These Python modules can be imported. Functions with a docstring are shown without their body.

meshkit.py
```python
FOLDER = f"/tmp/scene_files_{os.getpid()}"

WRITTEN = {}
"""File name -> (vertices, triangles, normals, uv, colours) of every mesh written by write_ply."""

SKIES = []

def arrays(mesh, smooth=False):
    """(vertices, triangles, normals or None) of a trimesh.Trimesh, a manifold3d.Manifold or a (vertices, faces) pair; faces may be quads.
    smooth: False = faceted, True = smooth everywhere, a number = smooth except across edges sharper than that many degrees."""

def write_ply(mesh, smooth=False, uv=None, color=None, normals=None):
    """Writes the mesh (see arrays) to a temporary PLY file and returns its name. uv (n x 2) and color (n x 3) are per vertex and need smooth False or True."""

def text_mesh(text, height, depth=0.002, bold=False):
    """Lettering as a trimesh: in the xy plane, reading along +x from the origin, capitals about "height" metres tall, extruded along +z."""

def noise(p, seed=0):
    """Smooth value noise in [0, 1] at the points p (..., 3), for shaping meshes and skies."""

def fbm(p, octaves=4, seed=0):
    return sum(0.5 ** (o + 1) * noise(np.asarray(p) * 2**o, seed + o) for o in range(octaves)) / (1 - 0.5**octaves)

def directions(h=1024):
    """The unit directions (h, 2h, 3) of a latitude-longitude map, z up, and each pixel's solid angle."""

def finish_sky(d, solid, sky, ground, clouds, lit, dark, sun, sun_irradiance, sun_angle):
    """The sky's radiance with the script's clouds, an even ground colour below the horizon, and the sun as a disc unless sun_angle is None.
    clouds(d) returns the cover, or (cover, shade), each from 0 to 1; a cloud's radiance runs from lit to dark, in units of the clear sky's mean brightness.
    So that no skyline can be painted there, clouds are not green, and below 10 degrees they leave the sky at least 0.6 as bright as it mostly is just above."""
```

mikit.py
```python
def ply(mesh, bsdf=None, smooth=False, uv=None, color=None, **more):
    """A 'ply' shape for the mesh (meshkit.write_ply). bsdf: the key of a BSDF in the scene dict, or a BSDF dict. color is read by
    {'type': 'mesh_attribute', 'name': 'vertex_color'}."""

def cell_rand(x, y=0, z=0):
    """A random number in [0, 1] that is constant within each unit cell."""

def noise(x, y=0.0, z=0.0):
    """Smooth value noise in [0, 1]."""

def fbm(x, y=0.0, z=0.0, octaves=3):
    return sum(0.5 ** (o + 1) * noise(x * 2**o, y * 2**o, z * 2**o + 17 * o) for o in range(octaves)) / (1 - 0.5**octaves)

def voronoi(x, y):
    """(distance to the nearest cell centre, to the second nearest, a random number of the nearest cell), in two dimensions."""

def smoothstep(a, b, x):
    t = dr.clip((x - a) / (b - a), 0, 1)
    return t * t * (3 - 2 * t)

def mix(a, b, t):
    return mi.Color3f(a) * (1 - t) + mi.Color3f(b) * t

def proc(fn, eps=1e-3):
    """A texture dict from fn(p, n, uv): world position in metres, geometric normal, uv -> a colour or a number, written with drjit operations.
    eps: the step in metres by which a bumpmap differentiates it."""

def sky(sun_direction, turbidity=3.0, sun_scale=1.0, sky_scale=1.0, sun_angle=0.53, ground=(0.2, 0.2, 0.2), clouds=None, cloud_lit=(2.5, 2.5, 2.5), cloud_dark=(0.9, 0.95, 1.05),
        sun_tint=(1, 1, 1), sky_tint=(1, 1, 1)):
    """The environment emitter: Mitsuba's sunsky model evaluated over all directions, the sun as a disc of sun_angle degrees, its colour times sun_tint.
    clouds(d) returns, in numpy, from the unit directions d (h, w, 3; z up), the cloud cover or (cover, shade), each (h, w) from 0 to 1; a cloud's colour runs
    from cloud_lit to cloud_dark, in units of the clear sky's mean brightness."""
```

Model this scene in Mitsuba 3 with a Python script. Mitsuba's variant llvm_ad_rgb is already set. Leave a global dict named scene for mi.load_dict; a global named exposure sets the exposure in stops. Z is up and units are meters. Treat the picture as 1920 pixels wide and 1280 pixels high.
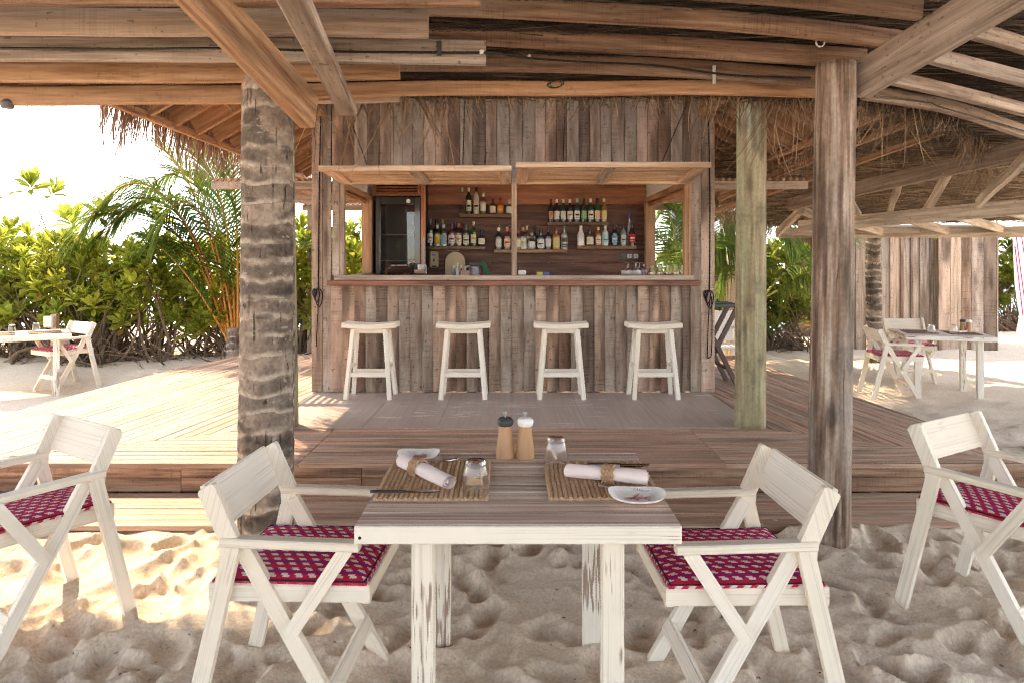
import math, random
import numpy as np
import trimesh, shapely
import shapely.geometry as sg
import drjit as dr
import mitsuba as mi
import mikit, meshkit
from mikit import noise, fbm, cell_rand, smoothstep, mix, voronoi

# ---------------------------------------------------------------- camera, sky, exposure
T = mi.ScalarTransform4f
EYE, FOC = 1.58, 1333.0            # eye height; focal length in pixels of the 1920 px frame, horizon at row 485
exposure = 4.1
scene = {'type': 'scene'}
labels = {}
scene['camera'] = {'type': 'perspective', 'fov': math.degrees(2 * math.atan(960 / FOC)), 'fov_axis': 'x',
                   'principal_point_offset_x': 0.0, 'principal_point_offset_y': 155.0 / 1280.0,
                   'near_clip': 0.05, 'far_clip': 3000.0,
                   'to_world': T().look_at(origin=[0, 0, EYE], target=[0, 1, EYE], up=[0, 0, 1])}
SUN = np.array([-0.60, 0.62, 1.0])


def clouds(d):
    n = meshkit.fbm(d * np.array([3.0, 3.0, 6.0]) + 4.0, 5, 3)
    c = np.clip((n - 0.36) * 3.2, 0, 1) * 0.85 + 0.15 * np.clip(1 - d[..., 2] * 2.2, 0, 1)
    return c, np.clip((n - 0.6) * 1.6, 0, 0.35)


scene['sky'] = mikit.sky(SUN.tolist(), turbidity=3.5, sun_scale=0.53, sky_scale=1.0, sun_tint=(1.0, 0.95, 0.84),
                         sky_tint=(1.12, 1.0, 0.87), ground=(0.42, 0.36, 0.29), clouds=clouds,
                         cloud_lit=(2.3, 2.25, 2.12), cloud_dark=(1.2, 1.2, 1.2))

rng = np.random.default_rng(7)


def P(px, py, d):
    """the point at distance d in front of the camera that a photograph pixel looks at"""
    return np.array([(px - 960) / FOC * d, d, EYE - (py - 485) / FOC * d])


# ---------------------------------------------------------------- materials
def c3(*v):
    return mi.Color3f(*v)


def add_bsdf(name, base, rough=0.6, spec=0.4, bump=None, bscale=0.001, **more):
    b = {'type': 'principled', 'base_color': base, 'roughness': rough, 'specular': spec, **more}
    if bump is not None:
        b = {'type': 'bumpmap', 'arbitrary': bump, 'scale': bscale, 'bsdf': b}
    scene[name] = {'type': 'twosided', 'bsdf': b}


def wood(dark, mid, light, tone=(0.75, 1.2), hue=None, streak=55.0, saw=0.0, stain=0.0, speck=0.0, gap=0.0, along=2.2):
    """board wood: uv is (64 * board number + metres along the grain, metres round the board)"""
    def fn(p, n, uv):
        k = dr.floor(uv.x / 64.0)
        a = uv.x - 64.0 * k
        v = uv.y
        r1, r2, r3 = cell_rand(k, 3, 1), cell_rand(k, 5, 2), cell_rand(k, 9, 4)
        warp = 0.012 * noise(a * 2.5 + 31 * r1, v * 9, k)
        g = fbm(a * along + 57 * r1, (v + warp) * streak, k * 1.7, 4)
        fine = noise(a * along * 7 + 11 * r2, v * streak * 6.0, k * 2.3)
        g = dr.clip((g - 0.5) * 1.7 + 0.5 + 0.35 * (fine - 0.5), 0, 1)
        c = dr.select(g < 0.5, mix(dark, mid, g * 2), mix(mid, light, g * 2 - 1))
        t = tone[0] + (tone[1] - tone[0]) * r2
        c = c * t
        if hue is not None:
            c = c * mix((1, 1, 1), hue, r3)
        if saw > 0:
            s = noise(a * 210, v * 3, k) * noise(a * 5 + 3, v * 16, k + 0.5)
            c = c * (1 - saw * smoothstep(0.25, 0.75, s))
        if stain > 0:
            s = fbm(a * 1.3 + 91 * r3, v * 7, k + 0.3, 3)
            c = c * (1 - stain * smoothstep(0.5, 0.72, s))
        if speck > 0:
            s = noise(a * 38 + 5 * r1, v * 60, k + 0.9)
            c = c * (1 - speck * smoothstep(0.86, 0.95, s))
        return c
    return mikit.proc(fn)


def painted(paint, under, wear=0.5, lines=0.12, wearpow=0.63):
    """white paint brushed over open-grained wood, rubbed off in streaks"""
    def fn(p, n, uv):
        k = dr.floor(uv.x / 64.0)
        a = uv.x - 64.0 * k
        v = uv.y
        r1 = cell_rand(k, 3, 1)
        g = noise(a * 3 + 17 * r1, v * 260, k)
        g2 = fbm(a * 1.5 + 9 * r1, v * 70, k, 3)
        c = mi.Color3f(paint) * (1 - lines * smoothstep(0.55, 0.9, g) - 0.10 * (g2 - 0.4))
        c = c * mix((1, 1, 1), (0.97, 0.93, 0.86), cell_rand(k, 6, 2))
        m = noise(a * 5.0 + 23 * r1, v * 24, k + 0.4)
        s = noise(a * 14 + 5, v * 190, k + 0.2) * 0.45 + m * 0.75
        w = smoothstep(wearpow, wearpow + 0.14, s * (0.75 + 0.35 * fbm(a * 2.2 + 40 * r1, v * 6, k, 2)))
        return mix(c, mi.Color3f(under), w * wear)
    return mikit.proc(fn)


add_bsdf('wood_grey', wood((0.20, 0.145, 0.112), (0.33, 0.265, 0.215), (0.46, 0.39, 0.33), (0.50, 1.36), (1.10, 0.84, 0.70), 15, saw=0.5, stain=0.62, speck=0.55), 0.75, 0.25)
add_bsdf('wood_pale', wood((0.21, 0.155, 0.12), (0.37, 0.295, 0.24), (0.52, 0.435, 0.365), (0.8, 1.12), (1.05, 0.92, 0.8), 48, saw=0.15, stain=0.25, speck=0.5), 0.7, 0.3)
add_bsdf('wood_brown', wood((0.12, 0.06, 0.037), (0.265, 0.15, 0.092), (0.42, 0.275, 0.175), (0.72, 1.2), (0.95, 1.0, 1.06), 40, saw=0.3, stain=0.5, speck=0.3), 0.65, 0.35)
add_bsdf('wood_warm', wood((0.24, 0.115, 0.058), (0.41, 0.235, 0.13), (0.54, 0.35, 0.215), (0.82, 1.15), (1.0, 0.95, 0.85), 40, saw=0.1, stain=0.2, speck=0.2), 0.6, 0.4)
add_bsdf('wood_new', wood((0.34, 0.20, 0.115), (0.55, 0.37, 0.235), (0.66, 0.49, 0.34), (0.88, 1.1), None, 34, stain=0.12), 0.55, 0.4)
add_bsdf('wood_red', wood((0.12, 0.05, 0.032), (0.23, 0.095, 0.06), (0.34, 0.165, 0.105), (0.8, 1.15), None, 34, stain=0.4), 0.5, 0.4)
add_bsdf('wood_light', wood((0.34, 0.26, 0.19), (0.52, 0.42, 0.32), (0.66, 0.56, 0.45), (0.85, 1.1), None, 34, stain=0.3, speck=0.5), 0.65, 0.3)
add_bsdf('wood_deck', wood((0.25, 0.155, 0.108), (0.385, 0.262, 0.195), (0.50, 0.37, 0.285), (0.82, 1.16), (1.08, 0.9, 0.82), 45, saw=0.0, stain=0.3, speck=0.0), 0.55, 0.4)
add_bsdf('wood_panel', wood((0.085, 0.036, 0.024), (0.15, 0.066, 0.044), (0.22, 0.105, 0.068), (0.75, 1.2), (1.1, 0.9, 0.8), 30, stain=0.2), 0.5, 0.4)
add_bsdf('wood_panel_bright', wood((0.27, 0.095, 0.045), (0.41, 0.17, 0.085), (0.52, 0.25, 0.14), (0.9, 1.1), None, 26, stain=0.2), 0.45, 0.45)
add_bsdf('wood_top', wood((0.25, 0.175, 0.14), (0.48, 0.385, 0.325), (0.70, 0.62, 0.555), (0.85, 1.12), (1.05, 0.93, 0.88), 75, along=1.1), 0.42, 0.5)
add_bsdf('white_wood', painted((0.76, 0.705, 0.62), (0.30, 0.20, 0.14), 0.25, 0.15, 0.80), 0.55, 0.35)
add_bsdf('worn_white', painted((0.76, 0.72, 0.65), (0.22, 0.14, 0.10), 0.85, 0.13, 0.635), 0.6, 0.3)


def vcol(name, rough, spec=0.4, **more):
    add_bsdf(name, {'type': 'mesh_attribute', 'name': 'vertex_color'}, rough, spec, **more)


vcol('matte', 0.85, 0.2)
vcol('satin', 0.45, 0.5)
vcol('gloss', 0.08, 0.6, clearcoat=0.6)
vcol('straw', 0.8, 0.2)
scene['leaf'] = {'type': 'principledthin', 'base_color': {'type': 'mesh_attribute', 'name': 'vertex_color'}, 'roughness': 0.42, 'spec_trans': 0.0, 'diff_trans': 1.25, 'eta': 1.4}
scene['steel'] = {'type': 'roughconductor', 'material': 'none', 'alpha': 0.12, 'specular_reflectance': {'type': 'rgb', 'value': [0.62, 0.61, 0.6]}}
scene['glass'] = {'type': 'dielectric', 'int_ior': 1.5, 'ext_ior': 1.0}
scene['pane'] = {'type': 'thindielectric', 'int_ior': 1.5, 'ext_ior': 1.0}


def sand_col(p, n, uv):
    g = fbm(p.x * 1.3, p.y * 1.3, 0, 3)
    s = noise(p.x * 260, p.y * 260, 0)
    s2 = noise(p.x * 95, p.y * 95, 3)
    c = mix((0.54, 0.445, 0.35), (0.65, 0.545, 0.44), g) * (0.88 + 0.24 * s) * (0.86 + 0.28 * noise(p.x * 110 + 9, p.y * 110, 4))
    c = c * (1 - 0.45 * smoothstep(0.93, 0.97, s2))
    return mix(c, (0.78, 0.72, 0.64), 0.7 * smoothstep(0.94, 0.98, noise(p.x * 120 + 40, p.y * 120, 9)))


def sand_bump(p, n, uv):
    return fbm(p.x * 60, p.y * 60, p.z * 60, 3) + 0.5 * noise(p.x * 300, p.y * 300, 1)


add_bsdf('sand_bsdf', mikit.proc(sand_col), 0.95, 0.1, mikit.proc(sand_bump, eps=0.002), 0.006)


def bark_col(p, n, uv):          # coconut trunk; uv = (height, metres round)
    k = dr.floor(uv.x / 64.0)
    a, v = uv.x - 64.0 * k, uv.y
    w = 0.05 * noise(a * 5, v * 7, k) + 0.02 * noise(a * 20, v * 20, k) + 0.10 * noise(0.4, v * 3.2, k + 5)
    ring = (a + w) / 0.105
    i = dr.floor(ring)
    f = ring - i
    g = fbm(a * 22, v * 22, k, 3)
    c = mix((0.17, 0.125, 0.10), (0.37, 0.30, 0.245), g)
    c = c * (0.72 + 0.5 * cell_rand(i, 2, k))
    band = smoothstep(0.0, 0.06, f) * (1 - smoothstep(0.12, 0.40, f)) * smoothstep(0.30, 0.6, fbm(a * 9, v * 9 + 7 * cell_rand(i, 8, k), k, 3))
    c = mix(c, (0.48, 0.41, 0.34), band * 0.8)
    drk = smoothstep(0.12, 0.4, f) * (1 - smoothstep(0.8, 1.0, f)) * smoothstep(0.40, 0.62, noise(a * 4, v * 5.5 + 13 * cell_rand(i, 5, k), k + 1))
    c = c * (1 - 0.42 * drk)
    blk = smoothstep(0.575, 0.70, fbm(a * 11 + 3, v * 4.5, k + 3, 4))
    c = mix(c, (0.045, 0.038, 0.033), blk * 0.68)
    crack = smoothstep(0.84, 0.92, noise(a * 11 + 0.5 * noise(v * 30, a * 20, k), v * 60, k + 8)) * smoothstep(0.45, 0.65, noise(a * 6, v * 5, k + 4))
    c = c * (1 - 0.75 * crack)
    return mix(c * (0.8 + 0.4 * noise(a * 90, v * 90, k)), (0.46, 0.40, 0.335), 0.5 * smoothstep(0.74, 0.84, fbm(a * 40, v * 26, k + 2, 3)))


def bark_bump(p, n, uv):
    k = dr.floor(uv.x / 64.0)
    a, v = uv.x - 64.0 * k, uv.y
    return fbm(a * 30, v * 30, k, 3) - 1.2 * smoothstep(0.78, 0.9, noise(a * 7, v * 75, k + 8)) * smoothstep(0.45, 0.65, noise(a * 6, v * 5, k + 4))


add_bsdf('bark', mikit.proc(bark_col), 0.85, 0.2, mikit.proc(bark_bump, eps=0.002), 0.010)


def post_fn(base, light, dark, green):
    def fn(p, n, uv):
        k = dr.floor(uv.x / 64.0)
        a, v = uv.x - 64.0 * k, uv.y
        g = fbm(a * 2.4, v * 42, k, 4)
        g = dr.clip((g - 0.5) * 1.7 + 0.5, 0, 1)
        c = dr.select(g < 0.5, mix(dark, base, g * 2), mix(base, light, g * 2 - 1))
        c = mix(c, green, smoothstep(0.4, 0.7, fbm(a * 0.9 + 4, v * 5, k + 1, 3)) * 0.55)
        c = c * (1 - 0.5 * smoothstep(0.50, 0.80, fbm(a * 3.5 + 9, v * 8, k + 7, 5)))
        crack = smoothstep(0.89, 0.94, noise(a * 0.9, v * 42 + 0.9 * noise(a * 4, 1.0, k), k + 8)) * smoothstep(0.3, 0.6, noise(a * 1.7, v * 6, k))
        kn = voronoi(a * 1.1, v * 2.4 + k)
        knot = (1 - smoothstep(0.03, 0.10, kn[0]))
        c = c * (1 - 0.35 * knot) * (0.85 + 0.3 * noise(a * 60, v * 90, k))
        return c * (1 - 0.8 * crack)
    return mikit.proc(fn)


def post_bump(p, n, uv):
    k = dr.floor(uv.x / 64.0)
    a, v = uv.x - 64.0 * k, uv.y
    return fbm(a * 4, v * 60, k, 3) + 0.5 * fbm(a * 25, v * 25, k, 2)


pb = mikit.proc(post_bump, eps=0.002)
add_bsdf('post_brown', post_fn((0.27, 0.185, 0.135), (0.50, 0.42, 0.355), (0.10, 0.06, 0.042), (0.33, 0.29, 0.25)), 0.75, 0.3, pb, 0.016)
add_bsdf('post_green', post_fn((0.30, 0.245, 0.145), (0.40, 0.37, 0.25), (0.20, 0.15, 0.085), (0.25, 0.28, 0.165)), 0.7, 0.3, pb, 0.005)


def fabric_col(p, n, uv):        # woven cushion cover, uv in metres
    sx, sy = 0.046, 0.036
    j = dr.floor(uv.y / sy)
    x = uv.x / sx + 0.5 * (j - 2 * dr.floor(j / 2))
    fx, fy = x - dr.floor(x), uv.y / sy - j
    band = 0.5 + 0.5 * dr.sin(uv.y * 95.0)
    th = 0.85 + 0.3 * noise(uv.x * 420, uv.y * 420, 0)
    c = mix((0.40, 0.018, 0.055), (0.27, 0.015, 0.115), smoothstep(0.35, 0.65, band)) * th
    qx, qy = dr.floor(fx * 6), dr.floor(fy * 4)
    m = ((qx == 1) & (qy == 2)) | ((qx == 2) & (qy == 2)) | ((qx == 2) & (qy == 1)) | ((qx == 3) & (qy == 1)) | ((qx == 3) & (qy == 2)) | ((qx == 4) & (qy == 1))
    return dr.select(m, mi.Color3f(0.62, 0.50, 0.47) * th, c)


add_bsdf('fabric', mikit.proc(fabric_col), 0.9, 0.15)


def landing_col(p, n, uv):
    g = fbm(p.x * 1.2, p.y * 1.2, 0, 4)
    c = mix((0.32, 0.25, 0.215), (0.42, 0.34, 0.30), g) * (0.93 + 0.14 * noise(p.x * 60, p.y * 3, 1))
    s = fbm(p.x * 5 + 3, p.y * 26, 2, 4)
    sc = smoothstep(0.66, 0.73, s) * smoothstep(0.5, 0.62, fbm(p.x * 1.6, p.y * 2.4 + 8, 5, 2))
    return mix(c, (0.52, 0.46, 0.42), sc * 0.8)


add_bsdf('landing_bsdf', mikit.proc(landing_col), 0.5, 0.4)


def jute_col(p, n, uv):
    return mix((0.28, 0.16, 0.09), (0.55, 0.36, 0.22), fbm(uv.x * 160, uv.y * 160, 0, 3))


add_bsdf('jute', mikit.proc(jute_col), 0.85, 0.2)


def water_col(p, n, uv):
    return mix((0.10, 0.30, 0.36), (0.16, 0.40, 0.44), noise(p.x * 0.05, p.y * 0.2, 0))


add_bsdf('sea_bsdf', mikit.proc(water_col), 0.15, 0.5)


# ---------------------------------------------------------------- mesh helpers
class G:
    """a mesh: vertices, triangles, uv, colours (uv and colours may be None)"""
    def __init__(s, V, F, UV=None, C=None):
        s.V, s.F, s.UV, s.C = np.asarray(V, float), np.asarray(F, int), UV, C

    def move(s, M):
        return G(s.V @ M[:3, :3].T + M[:3, 3], s.F, s.UV, s.C)

    def paint(s, col):
        return G(s.V, s.F, s.UV, np.tile(np.asarray(col, float), (len(s.V), 1)))


def cat(gs):
    gs = list(gs)
    o = np.cumsum([0] + [len(g.V) for g in gs])
    return G(np.vstack([g.V for g in gs]), np.vstack([g.F + a for g, a in zip(gs, o)]),
             np.vstack([g.UV for g in gs]) if all(g.UV is not None for g in gs) else None,
             np.vstack([g.C for g in gs]) if all(g.C is not None for g in gs) else None)


def xf(loc=(0, 0, 0), rz=0.0, rx=0.0, ry=0.0, s=1.0):
    def R(a, i, j):
        m = np.eye(4)
        m[i, i] = m[j, j] = math.cos(a)
        m[i, j], m[j, i] = -math.sin(a), math.sin(a)
        return m
    m = R(rz, 0, 1) @ R(ry, 2, 0) @ R(rx, 1, 2)
    m[:3, :3] *= s
    m[:3, 3] = loc
    return m


def unit(v):
    v = np.asarray(v, float)
    return v / max(np.linalg.norm(v), 1e-12)


_pid = [0]


def pid():
    _pid[0] = (_pid[0] * 37 + 11) % 127
    return _pid[0]


def path_bar(pts, w, h, up=(0, 0, 1), bev=0.004, k=None, cut=True, taper=None):
    """a squared timber with eased edges along a path of points; uv for wood()"""
    pts = np.asarray(pts, float)
    k = pid() if k is None else k
    n = len(pts)
    tang = np.gradient(pts, axis=0) if n > 2 else np.tile(pts[-1] - pts[0], (2, 1))
    tang /= np.linalg.norm(tang, axis=1, keepdims=True)
    up = np.asarray(up, float)
    if np.linalg.norm(np.cross(tang[0], up)) < 1e-6:
        up = np.array([0, 1.0, 0])
    s = np.cross(tang, up)
    s /= np.linalg.norm(s, axis=1, keepdims=True)
    u = np.cross(s, tang)
    L = np.concatenate([[0], np.cumsum(np.linalg.norm(np.diff(pts, axis=0), axis=1))])
    b = min(bev, w * 0.3, h * 0.3)
    a, c = w / 2, h / 2
    prof = np.array([[-a + b, -c], [a - b, -c], [a, -c + b], [a, c - b], [a - b, c], [-a + b, c], [-a, c - b], [-a, -c + b]])
    per = np.concatenate([[0], np.cumsum(np.linalg.norm(np.diff(np.vstack([prof, prof[:1]]), axis=0), axis=1))])
    sc = np.ones(n) if taper is None else np.asarray(taper)
    ring = pts[:, None] + (s[:, None] * prof[None, :, :1] + u[:, None] * prof[None, :, 1:]) * sc[:, None, None]
    V, F, UV = [], [], []
    o = 0
    for j in range(8):
        j2 = (j + 1) % 8
        V.append(np.stack([ring[:, j], ring[:, j2]], 1).reshape(-1, 3))
        UV.append(np.stack([np.stack([64.0 * k + 8 + L, np.full(n, per[j] + 0.37 * k % 5)], 1), np.stack([64.0 * k + 8 + L, np.full(n, per[j + 1] + 0.37 * k % 5)], 1)], 1).reshape(-1, 2))
        i = np.arange(n - 1) * 2 + o
        F.append(np.stack([i, i + 2, i + 3], 1))
        F.append(np.stack([i, i + 3, i + 1], 1))
        o += 2 * n
    for e, sgn in ((0, 1), (n - 1, -1)):
        V.append(ring[e])
        UV.append(np.stack([64.0 * k + 8 + prof[:, 0], prof[:, 1] * 0.3 + 7], 1))
        t = [[o, o + i + 1, o + i] for i in range(1, 7)]
        F.append(np.array(t)[:, ::sgn])
        o += 8
    F = np.vstack(F)
    return G(np.vstack(V), F, np.vstack(UV))


def bar(p0, p1, w, h, up=(0, 0, 1), bev=0.004, k=None, seg=1, wob=0.0, seed=0):
    t = np.linspace(0, 1, seg + 1)[:, None]
    pts = np.asarray(p0, float) * (1 - t) + np.asarray(p1, float) * t
    if wob > 0:
        q = np.stack([t[:, 0] * 3, np.full(seg + 1, seed * 1.7), np.zeros(seg + 1)], 1)
        pts = pts + wob * np.stack([meshkit.noise(q + i * 9.1) - 0.5 for i in range(3)], 1)
    return path_bar(pts, w, h, up, bev, k)


def board_poly(poly, along, z0, z1, k=None, org=(0, 0)):
    """a board cut to a polygon in plan, grain along the unit vector 'along'; top slightly eased"""
    k = pid() if k is None else k
    poly = sg.polygon.orient(poly, 1)
    c = np.asarray(poly.exterior.coords)[:-1]
    inner = poly.buffer(-0.003, join_style=2)
    ci = np.asarray(sg.polygon.orient(inner, 1).exterior.coords)[:-1] if inner.geom_type == 'Polygon' and not inner.is_empty else c
    if len(ci) != len(c):
        ci = c
    else:
        d = np.linalg.norm(ci - c[0], axis=1)
        ci = np.roll(ci, -int(np.argmin(d)), axis=0)
    n = len(c)
    al, ac = np.asarray(along), np.array([-along[1], along[0]])

    def uv(q, extra=0.0):
        return np.stack([64.0 * k + 24 + q @ al, q @ ac + extra], 1)
    V, F, UV = [np.c_[ci, np.full(n, z1)]], [[0, i, i + 1] for i in range(1, n - 1)], [uv(ci)]
    o = n
    for lo, hi, zl, zh in ((c, ci, z1 - 0.003, z1), (c, c, z0, z1 - 0.003)):
        for i in range(n):
            j = (i + 1) % n
            V.append(np.array([[*lo[i], zl], [*lo[j], zl], [*hi[j], zh], [*hi[i], zh]]))
            UV.append(uv(np.array([lo[i], lo[j], hi[j], hi[i]])) + np.array([[0, 0], [0, 0], [0, zh - zl], [0, zh - zl]]))
            F += [[o, o + 1, o + 2], [o, o + 2, o + 3]]
            o += 4
    return G(np.vstack(V), F, np.vstack(UV))


def plate(poly2d, thick, M=np.eye(4), k=None, grain=(1, 0)):
    """a flat piece cut to a shapely outline in its local xy plane, thickness along local z, centred"""
    g = board_poly(poly2d, grain, -thick / 2, thick / 2, k)
    c = np.asarray(sg.polygon.orient(poly2d, 1).exterior.coords)[:-1]
    n = len(c)
    tri = trimesh.creation.triangulate_polygon(poly2d, engine='earcut')
    vb = np.c_[tri[0], np.full(len(tri[0]), -thick / 2)]
    vt = np.c_[tri[0], np.full(len(tri[0]), thick / 2)]
    kk = 0 if k is None else k
    uvb = np.c_[64.0 * kk + 24 + tri[0] @ np.asarray(grain), tri[0] @ np.array([-grain[1], grain[0]])]
    side_f = g.F[n - 2:]
    f = np.asarray(tri[1])
    e = np.cross(vt[f[:, 1]] - vt[f[:, 0]], vt[f[:, 2]] - vt[f[:, 0]])[:, 2]
    f = np.where((e < 0)[:, None], f[:, ::-1], f)
    V = np.vstack([g.V, vt, vb])
    F = np.vstack([side_f, f + len(g.V), f[:, ::-1] + len(g.V) + len(vt)])
    return G(V, F, np.vstack([g.UV, uvb, uvb])).move(M)


def tube(pts, r, n=6, col=None, k=None, capped=True):
    pts = np.asarray(pts, float)
    m = len(pts)
    r = np.broadcast_to(np.asarray(r, float), (m,))
    t = np.gradient(pts, axis=0)
    t /= np.linalg.norm(t, axis=1, keepdims=True) + 1e-12
    ref = np.array([0, 0, 1.0]) if abs(t[:, 2]).max() < 0.9 else np.array([1.0, 0.1, 0.05])
    s = np.cross(t, ref)
    s /= np.linalg.norm(s, axis=1, keepdims=True) + 1e-12
    u = np.cross(s, t)
    a = np.linspace(0, 2 * np.pi, n + 1)
    V = pts[:, None] + (s[:, None] * np.cos(a)[None, :, None] + u[:, None] * np.sin(a)[None, :, None]) * r[:, None, None]
    L = np.concatenate([[0], np.cumsum(np.linalg.norm(np.diff(pts, axis=0), axis=1))])
    kk = 0 if k is None else k
    UV = np.stack([np.broadcast_to(64.0 * kk + 8 + L[:, None], (m, n + 1)), a[None] * r.mean() + 0 * L[:, None]], -1).reshape(-1, 2)
    i, j = np.meshgrid(np.arange(m - 1), np.arange(n), indexing='ij')
    q = np.stack([i * (n + 1) + j, i * (n + 1) + j + 1, (i + 1) * (n + 1) + j + 1, (i + 1) * (n + 1) + j], -1).reshape(-1, 4)
    V = V.reshape(-1, 3)
    F = np.vstack([q[:, [0, 2, 1]], q[:, [0, 3, 2]]])
    if capped:
        o = len(V)
        V = np.vstack([V, pts[:1], pts[-1:]])
        UV = np.vstack([UV, UV[:1], UV[-1:]])
        jj = np.arange(n)
        F = np.vstack([F, np.stack([jj, jj + 1, jj * 0 + o], 1), np.stack([(m - 1) * (n + 1) + jj + 1, (m - 1) * (n + 1) + jj, jj * 0 + o + 1], 1)])
    g = G(V, F, UV)
    return g if col is None else g.paint(col)


def curve(pts, n=24):
    """a smooth curve through the points"""
    pts = np.asarray(pts, float)
    from scipy.interpolate import CubicSpline, PchipInterpolator
    L = np.concatenate([[0], np.cumsum(np.linalg.norm(np.diff(pts, axis=0), axis=1))])
    return PchipInterpolator(L, pts)(np.linspace(0, L[-1], n))


def split(g, ang=35):
    """vertices split at sharp edges, so that the mesh can be shaded smooth with colours"""
    v, f, n = meshkit.arrays(trimesh.Trimesh(g.V, g.F, process=True), ang)
    return G(v, f)


def lathe(prof, n=24, ang=35, loc=(0, 0, 0), col=None, wave=None):
    prof = np.asarray(prof, float)
    a = np.linspace(0, 2 * np.pi, n, endpoint=False)
    V = np.stack([prof[:, None, 0] * np.cos(a), prof[:, None, 0] * np.sin(a), np.broadcast_to(prof[:, None, 1], (len(prof), n))], -1)
    if wave is not None:
        V[..., :2] *= wave(a[None], prof[:, 1][:, None])[..., None]
    m = len(prof)
    i, j = np.meshgrid(np.arange(m - 1), np.arange(n), indexing='ij')
    q = np.stack([i * n + j, i * n + (j + 1) % n, (i + 1) * n + (j + 1) % n, (i + 1) * n + j], -1).reshape(-1, 4)
    t = trimesh.Trimesh(V.reshape(-1, 3), np.vstack([q[:, [0, 1, 2]], q[:, [0, 2, 3]]]), process=False)
    t.merge_vertices()
    t.update_faces(t.nondegenerate_faces())
    g = split(G(t.vertices, t.faces), ang)
    g.V = g.V + np.asarray(loc)
    return g if col is None else g.paint(col)


def rbox(size, r=0.004, loc=(0, 0, 0), col=(0.5, 0.5, 0.5)):
    """a box with chamfered edges (hull of shrunken corners)"""
    h = np.asarray(size) / 2
    r = min(r, h.min() * 0.6)
    c = np.array([[a, b, d] for a in (-1, 1) for b in (-1, 1) for d in (-1, 1)], float)
    pts = np.vstack([c * (h - np.array([r if i != ax else 0 for i in range(3)])) for ax in range(3)])
    t = trimesh.convex.convex_hull(pts)
    V = t.vertices[t.faces].reshape(-1, 3)
    return G(V + np.asarray(loc), np.arange(len(V)).reshape(-1, 3)).paint(col)


def tm(mesh, col, ang=35):
    return split(G(mesh.vertices, mesh.faces), ang).paint(col)


# ---------------------------------------------------------------- names, labels, parts
_used = set()


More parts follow.
